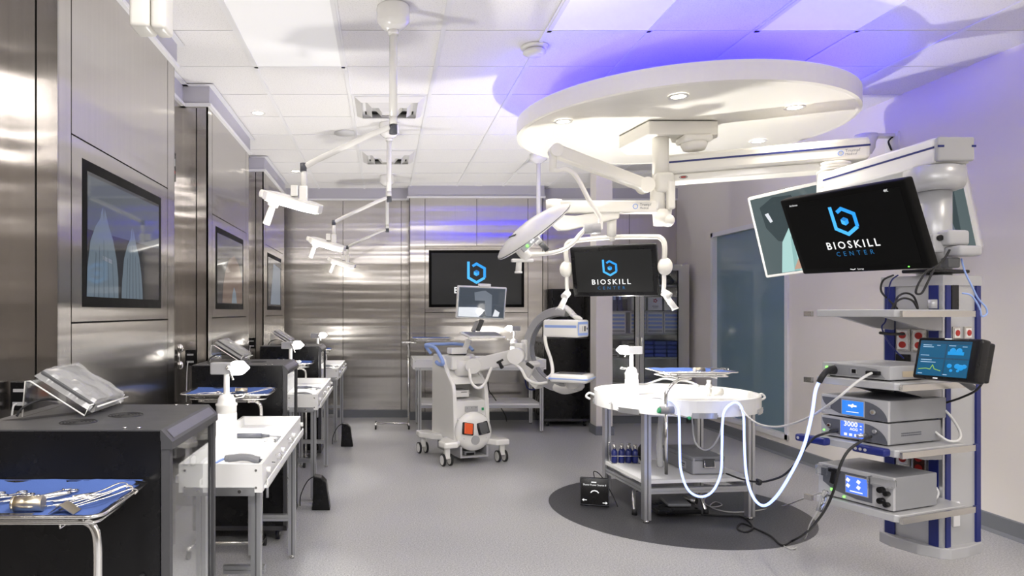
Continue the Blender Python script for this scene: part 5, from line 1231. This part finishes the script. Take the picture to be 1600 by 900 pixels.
for a, b, l_ in ((-.10, .058, .04), (-.10, .05, .05), (.02, .058, .03), (.08, .055, .02), (-.035, .058, .015), (-.10, -.008, .05), (-.10, -.018, .07), (-.105, -.07, .02), (.01, -.07, .02), (-.105, .012, .04)): m.box((a+l_/2-.01, y, b), (l_, .001, .0025))
m.use('scr_yellow').stroke([(-.115, -.052), (-.08, -.047), (-.06, -.05), (-.05, -.03), (-.04, -.048), (.0-.01, -.055)], .003, y-.001); part('screen_graphics', m, s)
part('status_led', L('txt_white', tb_).box((-.03, -.002, -.088), (.02, .002, .004)), tb_); part('status_led', L('txt_white', tb_).box((0, -.002, .088), (.03, .002, .003)), tb_)
m = L('charcoal', tb_).cyl((.0, .05, -.06), (.02, .14, -.10), .014, seg=10).box((0, .055, -.03), (.06, .02, .08), None, .004); part('mount', m, tb_)
# ---------------------------------------------------------------- monitors
E3 = lambda rz, rx, ry=0: Euler((0, 0, R_(rz))).to_matrix() @ Euler((R_(rx), 0, 0)).to_matrix() @ Euler((0, R_(ry), 0)).to_matrix()
def m1(m, w, h, y):
    logo(m, .0, .052, .062, y, 'BIOSKILL', .05, -.128)
    m.use('txt_white').text('4K', .018, w*.36, y-.001, h*.40, 1).text('Arthrex', .014, -w*.38, y-.001, h*.40, 1).tube([(-.045, y, -h*.455), (-.03, y, -h*.465), (-.02, y, -h*.455)], .0015, 4, 0).text('Synergy', .010, .005, y, -h*.467, 1)
    m.use('led_green').box((w*.36, y, -h*.46), (.006, .001, .004))
display('surgical_monitor', 'tilted black monitor with the blue hexagon logo hanging in front of the tower column', 'monitor', .62, .39, (2.095, 3.118, 1.78), E3(-74.7, 22.8, .8), .028, .05, 'bezel', 'scr_black', m1, r=.010)
m = MB('towergray').cyl(TC+Vector((0, 0, 1.795)), TC+Vector((0, 0, 1.725)), .088, seg=36).bar(TC+Vector((-.05, -.08, 1.76)), (2.42, 3.24, 1.78), .07, .06, .01).cyl((2.42, 3.24, 1.73), (2.42, 3.24, 1.83), .04, seg=20).bar((2.42, 3.24, 1.78), (2.20, 3.15, 1.79), .05, .05, .008)
part('monitor_arm', m, BM)
m = MB('graylight').box(TC+Vector((-.10, -.24, 1.775)), (.12, .07, .075), zr(10), .015, 3).box(TC+Vector((-.07, -.26, 1.71)), (.13, .09, .05), zr(10), .015, 3).box(TC+Vector((-.17, -.22, 1.75)), (.06, .05, .09), None, .01).use('charcoal').box(TC+Vector((-.12, -.25, 1.655)), (.06, .05, .05), None, .008).use('black').cyl(TC+Vector((-.17, -.245, 1.775)), TC+Vector((-.17, -.255, 1.775)), .014); part('tilt_joint', m, BM)
# keyboard-like black flat thing on top of the tower
m = TW('black').box((.60, .20, 1.622), (.30, .14, .018), None, .006); solo('black_adapter', m, 'flat black adapter lying on top of the tower', 'adapter', T0 @ Vector((.6, .2, 1.6)))
def m2(m, w, h, y):
    m.use('img_teal2').poly([(-w*.44, y, h*.35), (-w*.36, y, h*.44), (-w*.26, y, h*.42), (-w*.22, y, h*.2), (-w*.24, y, -.02), (-w*.30, y, -h*.12), (-w*.38, y, -h*.08), (-w*.43, y, h*.1)])
    m.poly([(w*.05, y, h*.44), (w*.45, y, h*.42), (w*.44, y, -h*.3), (w*.2, y, -h*.1)])
    m.use('img_scrub').poly([(-w*.40, y-.0004, -h*.46), (-w*.36, y-.0004, -h*.1), (-w*.31, y-.0004, h*.05), (-w*.25, y-.0004, h*.16), (-w*.10, y-.0004, h*.10), (-w*.06, y-.0004, -h*.46)])
    m.use('img_scrub2').poly([(-w*.33, y-.0007, -h*.46), (-w*.31, y-.0007, -h*.05), (-w*.30, y-.0007, -h*.05), (-w*.30, y-.0007, -h*.46)]).poly([(-w*.24, y-.0007, -h*.46), (-w*.22, y-.0007, h*.05), (-w*.20, y-.0007, h*.02), (-w*.205, y-.0007, -h*.46)])
    m.use('img_skin').poly([(-w*.27, y-.0006, h*.16), (-w*.28, y-.0006, h*.28), (-w*.24, y-.0006, h*.38), (-w*.17, y-.0006, h*.36), (-w*.16, y-.0006, h*.2), (-w*.19, y-.0006, h*.14)]).poly([(-w*.33, y-.0009, -h*.44), (-w*.29, y-.0009, -h*.30), (-w*.26, y-.0009, -h*.33), (-w*.27, y-.0009, -h*.44)])
    m.use('img_light').poly([(-w*.42, y-.0005, h*.26), (-w*.40, y-.0005, h*.27), (-w*.385, y-.0005, h*.16), (-w*.40, y-.0005, h*.15)])
    m.use('img_orange').poly([(w*.22, y-.0005, h*.0), (w*.3, y-.0005, h*.05), (w*.31, y-.0005, -h*.2), (w*.24, y-.0005, -h*.2)]).use('img_gray').poly([(w*.33, y-.0005, h*.4), (w*.37, y-.0005, h*.4), (w*.43, y-.0005, -h*.4), (w*.38, y-.0005, -h*.4)])
display('large_monitor', 'large white framed screen showing a person in pale scrubs, behind the tilted monitor', 'monitor', 1.30, .63, (3.19, 4.72, 2.04), E3(-54.7, 14.8, -5.7), .022, .06, 'whitegloss', 'img_teal', m2, r=.014)
m = MB('graylight').cyl((3.33, 4.86, 2.04), (3.33, 4.86, 2.30), .03, seg=16).bar((3.33, 4.86, 2.29), (2.95, 4.46, 2.31), .06, .04, .008).box((3.27, 4.80, 2.03), (.12, .10, .14), zr(-54), .01); solo('monitor_bracket', m, 'light grey bracket carrying the large white framed screen', 'bracket', (3.33, 4.86, 2.04))
m3 = display('surgical_monitor', 'black monitor with the blue hexagon logo hanging in a white yoke in mid room', 'monitor', .60, .37, (1.626, 4.908, 1.706), E3(-33.8, 15.9, .4), .034, .05, 'black', 'scr_dark', lambda m, w, h, y: logo(m, -.02, .025, .052, y, 'BIOSKILL', .053, -.118, True), r=.012)
# ---------------------------------------------------------------- arm and yoke of that monitor
t = thing('monitor_boom', 'white double arm reaching left from the disc spindle to the yoke monitor', 'ceiling boom', (1.92, 4.8, 2.12))
m = MB('ivory').cyl((1.93, 4.8, 2.125), (1.93, 4.8, 2.02), .065, .055, 28).sphere((1.96, 4.77, 2.05), .045, seg=14); part('hub', m, t)
m = MB('ivory').bar((1.92, 4.8, 2.145), (1.17, 4.8, 2.145), .085, .085, .010).cyl((1.18, 4.8, 2.09), (1.18, 4.8, 2.195), .055, seg=24); ah = part('arm', m, t)
m = MB('bluelight'); m.M = frame_at((1.74, 4.757, 2.145), (0, -1, 0)); m.tube([(-.01+.016*math.cos(a), 0, .016*math.sin(a)) for a in [2*math.pi*k/16 for k in range(16)]], .003, 6, 0, True).use('gray').text('Trumpf', .026, .02, -.001, .004, 1, 'LEFT').text('Medical', .020, .02, -.001, -.018, 1, 'LEFT'); part('arm_lettering', m, ah)
m = MB('ivory').prism([(1.10, 2.10), (1.16, 2.04), (1.22, 1.985), (1.28, 1.985), (1.63, 2.065), (1.63, 2.115), (1.55, 2.12), (1.32, 2.07), (1.20, 2.10)], 4.775, 4.865, 'y', .012); part('spring_arm', m, t)
c = W[m3.name]
xp = lambda x, y, z: c @ Vector((x, y, z))
tp = P(957, 335, 4.84)
m = MB('ivory').cyl((1.595, 4.84, 2.10), (1.60, 4.86, 1.95), .032, seg=18).cyl((1.60, 4.86, 1.97), (1.61, 4.87, 1.92), .02, seg=14); part('drop_tube', m, t)
m = MB('ivory').tube([xp(-.325, .03, .02), xp(-.34, .03, .10), xp(-.34, .04, .18), xp(-.32, .05, .215), xp(-.27, .055, .225), xp(0, .06, .235), xp(.27, .055, .225), xp(.32, .05, .215), xp(.345, .04, .18), xp(.345, .03, .10), xp(.33, .03, .02)], .017, 12, 5); part('yoke', m, t)
for sx in (-1, 1):
    m = MB('ivory').sphere(xp(sx*.345, .025, .02), .05, (1, .9, 1.25), 16); kn = part('yoke_knuckle', m, t)
    q = xp(sx*.335, -.02, -.15); m = MB('whitegloss').tube([xp(sx*.34, .01, -.02), xp(sx*.34, -.01, -.10), q], .015, 8, 4).cyl(q, q+Vector((sx*.035, -.03, -.03)), .026, seg=16).cyl(q, q+Vector((sx*.065, -.04, -.115)), .017, .021, 14).cyl(q+Vector((sx*.065, -.04, -.115)), q+Vector((sx*.067, -.041, -.12)), .024, seg=14); part('handle', m, t)
# ---------------------------------------------------------------- surgical light on its arms
t = thing('surgical_light', 'flat round white surgical light tilted on a curved arm left of the yoke monitor', 'surgical light', (1.92, 4.78, 2.32))
m = MB('ivory').box((1.93, 4.78, 2.31), (.13, .11, .14), None, .03, 3).box((1.965, 4.74, 2.22), (.05, .06, .20), None, .015, 3); part('hub', m, t)
a, b = P(1008, 290, 4.72), P(868, 236, 4.55)
m = MB('ivory').bar(a, b, .075, .085, .014).cyl(a+Vector((0, -.05, 0)), a+Vector((0, .05, 0)), .052, seg=28).cyl(b+Vector((0, -.045, 0)), b+Vector((0, .045, 0)), .042, seg=24); part('spring_arm', m, t)
part('elbow', MB('ivory').cyl(P(864, 238, 4.55), P(864, 268, 4.55), .024, seg=20), t)
m = MB('ivory').tube([P(864, 264, 4.55), P(870, 266, 4.53), P(884, 264, 4.52), P(896, 271, 4.5), P(907, 287, 4.48), P(920, 312, 4.46), P(933, 332, 4.45), P(938, 342, 4.45), P(938, 358, 4.45)], .015, 12); part('curved_tube', m, t)
part('swivel', MB('graylight').cyl(P(912, 358, 4.47), P(938, 357, 4.45), .034, seg=20), t)
m = MB('ivory').tube([P(915, 358, 4.47), P(905, 368, 4.47), P(893, 382, 4.47), P(872, 393, 4.47), P(845, 397, 4.47), P(812, 397, 4.47)], .03, 10, 6, flat=.014); part('curved_yoke', m, t)
lc = P(833, 362, 4.58); nn = Vector((.62, .07, -.78)).normalized()
X = Matrix.Translation(lc) @ nn.to_track_quat('Z', 'Y').to_matrix().to_4x4()
m = MB('whitegloss'); m.M = X; m.lathe([(0, -.075), (.09, -.072), (.18, -.055), (.25, -.03), (.285, -.008), (.29, .006), (.28, .014), (0, .016)], seg=56); hd = part('light_head', m, t)
m = MB('charcoal'); m.M = X; m.lathe([(.288, .0), (.2915, .003), (.288, .006)], seg=56); m.box((0, -.13, -.066), (.14, .012, .006), (R_(-8), 0, 0)); part('seam_line', m, hd)
m = MB('opglow'); m.M = X
for k in range(19):
    r, a = ((0, 0) if k == 0 else (.11, k*60) if k < 7 else (.21, k*30)); q = Vector((r*math.cos(R_(a)), r*math.sin(R_(a)), .016)); m.cyl(q, q+Vector((0, 0, .003)), .028, seg=12)
part('led_lens', m, hd, 'glowing round lenses')
m = MB('graylight').box(P(828, 381, 4.32), (.13, .02, .035), Euler((0, R_(-42), 0)), .006).use('txt_white').cyl(P(830, 378, 4.31), P(830, 378, 4.30), .008).cyl(P(833, 375, 4.31), P(833, 375, 4.30), .008).use('led_green').cyl(P(824, 384, 4.31), P(824, 384, 4.30), .008); part('control_panel', m, hd)
m = MB('whitegloss').box(P(818, 395, 4.45), (.07, .07, .10), Euler((0, R_(-40), 0)), .02, 3).box(P(816, 407, 4.45), (.14, .05, .022), None, .008, 3).cyl(P(811, 408, 4.45), P(810, 424, 4.45), .018, .02, 16).cyl(P(810, 424, 4.45), P(810, 427, 4.45), .025, seg=16); part('handle', m, hd)
m = MB('charcoal').cyl(P(843, 378, 4.45), P(855, 391, 4.45), .018, seg=12).use('graylight').cyl(P(838, 373, 4.45), P(844, 380, 4.45), .022, seg=12); part('joint_rod', m, hd)
light('SPOT', t, lc+nn*.05, SPOT_W*4, (1, .97, .92), .2, (2.1, 5.0, .8), 60, .8)
# far ceiling stub pole
m = MB('whitegloss').lathe([(0, 0), (.09, 0), (.09, -.06), (.03, -.10), (0, -.10)], (1.62, 7.25, CEIL-.002)).cyl((1.62, 7.25, CEIL-.08), (1.62, 7.25, 2.15), .022, seg=16); solo('ceiling_pole', m, 'thin white pole hanging from the ceiling behind the surgical light', 'ceiling pole', (1.62, 7.25, CEIL))
# security camera
t = thing('security_camera', 'white dome security camera on a wall bracket at the upper right', 'camera', (XR, 5.35, 2.73))
m = MB('white').span((XR-.012, 5.28, 2.60), (XR, 5.42, 2.80)).box((XR-.10, 5.35, 2.78), (.20, .08, .025), None, .006); part('bracket', m, t)
m = MB('white').lathe([(0, .06), (.075, .06), (.08, .03), (.065, 0), (.06, -.05), (.04, -.09), (0, -.10)], (XR-.21, 5.35, 2.73), seg=28); part('dome', m, t)
part('cable', MB('rubber').tube([(XR-.015, 5.33, 2.77), (XR-.05, 5.33, 2.73), (XR-.02, 5.34, 2.67), (XR-.012, 5.38, 2.74)], .006, 6), t)
# ---------------------------------------------------------------- cables
def cable(name, label, pts, r, mt, cat='cable'):
    m = MB(mt).tube(pts, r, 8, 8); solo(name, m, label, cat, pts[0])
cable('light_guide_cable', 'glowing blue-white light cable looping from the front of the round table', [P(1026, 628, 4.62), P(1045, 625, 4.5), P(1056, 632, 4.40), P(1061, 650, 4.38), P(1062, 700, 4.37), P(1064, 735, 4.36), P(1075, 765, 4.35), P(1094, 776, 4.35), P(1113, 768, 4.36), P(1126, 740, 4.36), P(1128, 700, 4.36), P(1129, 660, 4.36), P(1133, 640, 4.38), P(1147, 629, 4.40), P(1157, 634, 4.42), P(1162, 652, 4.40), P(1163, 690, 4.3), P(1166, 740, 4.1), P(1176, 775, 3.95), P(1192, 790, 3.8), P(1211, 778, 3.65), P(1233, 745, 3.5), P(1255, 700, 3.4), P(1268, 650, 3.38), P(1274, 612, 3.38), P(1280, 596, 3.36)], .0075, 'fiber')
cable('light_guide_plug', 'black plug where the glowing cable enters the top console', [P(1280, 597, 3.36), P(1285, 588, 3.35), P(1293, 579, 3.36), P(1303, 575, 3.39)], .014, 'rubber', 'plug')
cable('camera_cable', 'light grey cable sagging between the round table and the camera console', [P(1160, 640, 4.43), P(1172, 654, 4.2), P(1190, 664, 4.0), P(1215, 667, 3.8), P(1245, 660, 3.6), P(1275, 646, 3.4), P(1305, 625, 3.2), P(1335, 600, 3.15), P(1352, 588, 3.15), P(1362, 583, 3.16)], .006, 'graycable')
cable('shaver_cable', 'black cable hanging in a curve from the 3000 console to the round table shelf', [P(1309, 672, 3.33), P(1290, 677, 3.3), P(1272, 684, 3.35), P(1258, 700, 3.45), P(1245, 722, 3.6), P(1225, 742, 3.8), P(1205, 750, 4.0), P(1186, 753, 4.2), P(1160, 749, 4.4), P(1135, 740, 4.7)], .006, 'rubber')
cable('cable_knot', 'small black knot in the hanging shaver cable', [P(1183, 750, 4.2), P(1188, 752, 4.17), P(1187, 756, 4.17), P(1183, 755, 4.2)], .010, 'rubber', 'cable')
def FL(px, py, z=.006): Y = (H-z)*F/(py-CY); return P(px, py, Y)
cable('handpiece_cable', 'long black cable running from the 3000 console down and across the floor', [P(1361, 682, 3.22), P(1345, 690, 3.1), P(1325, 705, 3.05), P(1312, 730, 3.05), P(1303, 765, 3.1), P(1290, 795, 3.2), P(1272, 820, 3.5), P(1262, 830, 3.8), P(1250, 839, 4.1), FL(1238, 845), FL(1222, 852), FL(1205, 838), FL(1185, 828), FL(1160, 818), FL(1152, 826), FL(1165, 831), FL(1176, 824), FL(1160, 808), FL(1130, 806), FL(1095, 804)], .006, 'rubber')
cable('thin_gray_cable', 'thin grey cable looped on the floor under the round table', [FL(1110, 766), FL(1100, 783), FL(1112, 792), FL(1128, 789), FL(1118, 784), FL(1110, 792), FL(1140, 800), FL(1180, 798), FL(1225, 790), P(1250, 781, 4.4), P(1275, 772, 3.7), P(1285, 769, 3.4)], .004, 'graycable')
cable('white_tubing', 'thin clear tubing falling from the pump console to the floor', [P(1278, 798, 3.28), P(1265, 820, 3.5), FL(1258, 842), FL(1240, 858), FL(1225, 853)], .003, 'graycable')
cable('monitor_cable', 'black cable hanging below the tilted monitor to the tower', [P(1396, 430, 3.2), P(1380, 438, 3.2), P(1377, 455, 3.25), P(1390, 470, 3.35), P(1402, 482, 3.4)], .0045, 'rubber')
cable('blue_cable', 'thin blue cable running behind the top shelf of the tower', [P(1403, 430, 3.2), P(1392, 440, 3.25), P(1387, 465, 3.3), P(1384, 500, 3.3), P(1378, 513, 3.3), P(1392, 540, 3.4), P(1412, 560, 3.42)], .0035, 'blue')
cable('coiled_cable', 'coil of black cable on the top shelf of the tower', [P(1398, 482, 3.33), P(1402, 465, 3.33), P(1415, 458, 3.35), P(1428, 464, 3.33), P(1434, 482, 3.33), P(1426, 470, 3.31), P(1412, 466, 3.31), P(1400, 472, 3.31), P(1393, 484, 3.31)], .005, 'rubber')
cable('power_cable', 'black power cable loop hanging from the monitor joint', [P(1484, 390, 3.3), P(1475, 405, 3.3), P(1460, 420, 3.28), P(1450, 440, 3.27), P(1440, 458, 3.27), P(1431, 457, 3.27), P(1437, 440, 3.28), P(1452, 422, 3.28), P(1480, 424, 3.3)], .005, 'rubber')
cable('light_blue_cable', 'pale blue cable falling from the monitor joint past the tower corner', [P(1502, 404, 3.35), P(1508, 425, 3.35), P(1520, 450, 3.35), P(1528, 466, 3.35), P(1540, 480, 3.35), P(1542, 490, 3.35), P(1534, 494, 3.35), P(1530, 480, 3.35), P(1518, 462, 3.35), P(1503, 458, 3.37)], .004, 'bluelight')
cable('socket_cable', 'black plug and cable in the upper tower socket', [P(1375, 520, 3.3), P(1390, 522, 3.32), P(1403, 522, 3.38), P(1412, 522, 3.42)], .007, 'rubber')
cable('tablet_cable', 'black cable leaving the tablet mount toward the tower', [P(1538, 593, 3.05), P(1525, 610, 3.15), P(1500, 622, 3.25), P(1475, 630, 3.35)], .005, 'rubber')
cable('console_cable', 'grey cable loop behind the stacked consoles', [P(1466, 632, 3.35), P(1485, 650, 3.3), P(1500, 675, 3.28), P(1497, 688, 3.25), P(1480, 688, 3.25), P(1458, 672, 3.3), P(1453, 664, 3.3)], .006, 'graycable')
cable('pump_cable', 'grey cable loop behind the pump console', [P(1444, 752, 3.35), P(1458, 758, 3.32), P(1466, 770, 3.3), P(1460, 780, 3.3), P(1452, 776, 3.3)], .006, 'graycable')
cable('left_arc_tube', 'clear tube hanging inside the frame of the round table', [P(1080, 628, 4.75), P(1082, 660, 4.75), P(1086, 690, 4.75), P(1100, 703, 4.7), P(1113, 698, 4.6), P(1124, 680, 4.5), P(1128, 660, 4.45)], .006, 'graycable', 'tube')
bpy.context.view_layer.update()
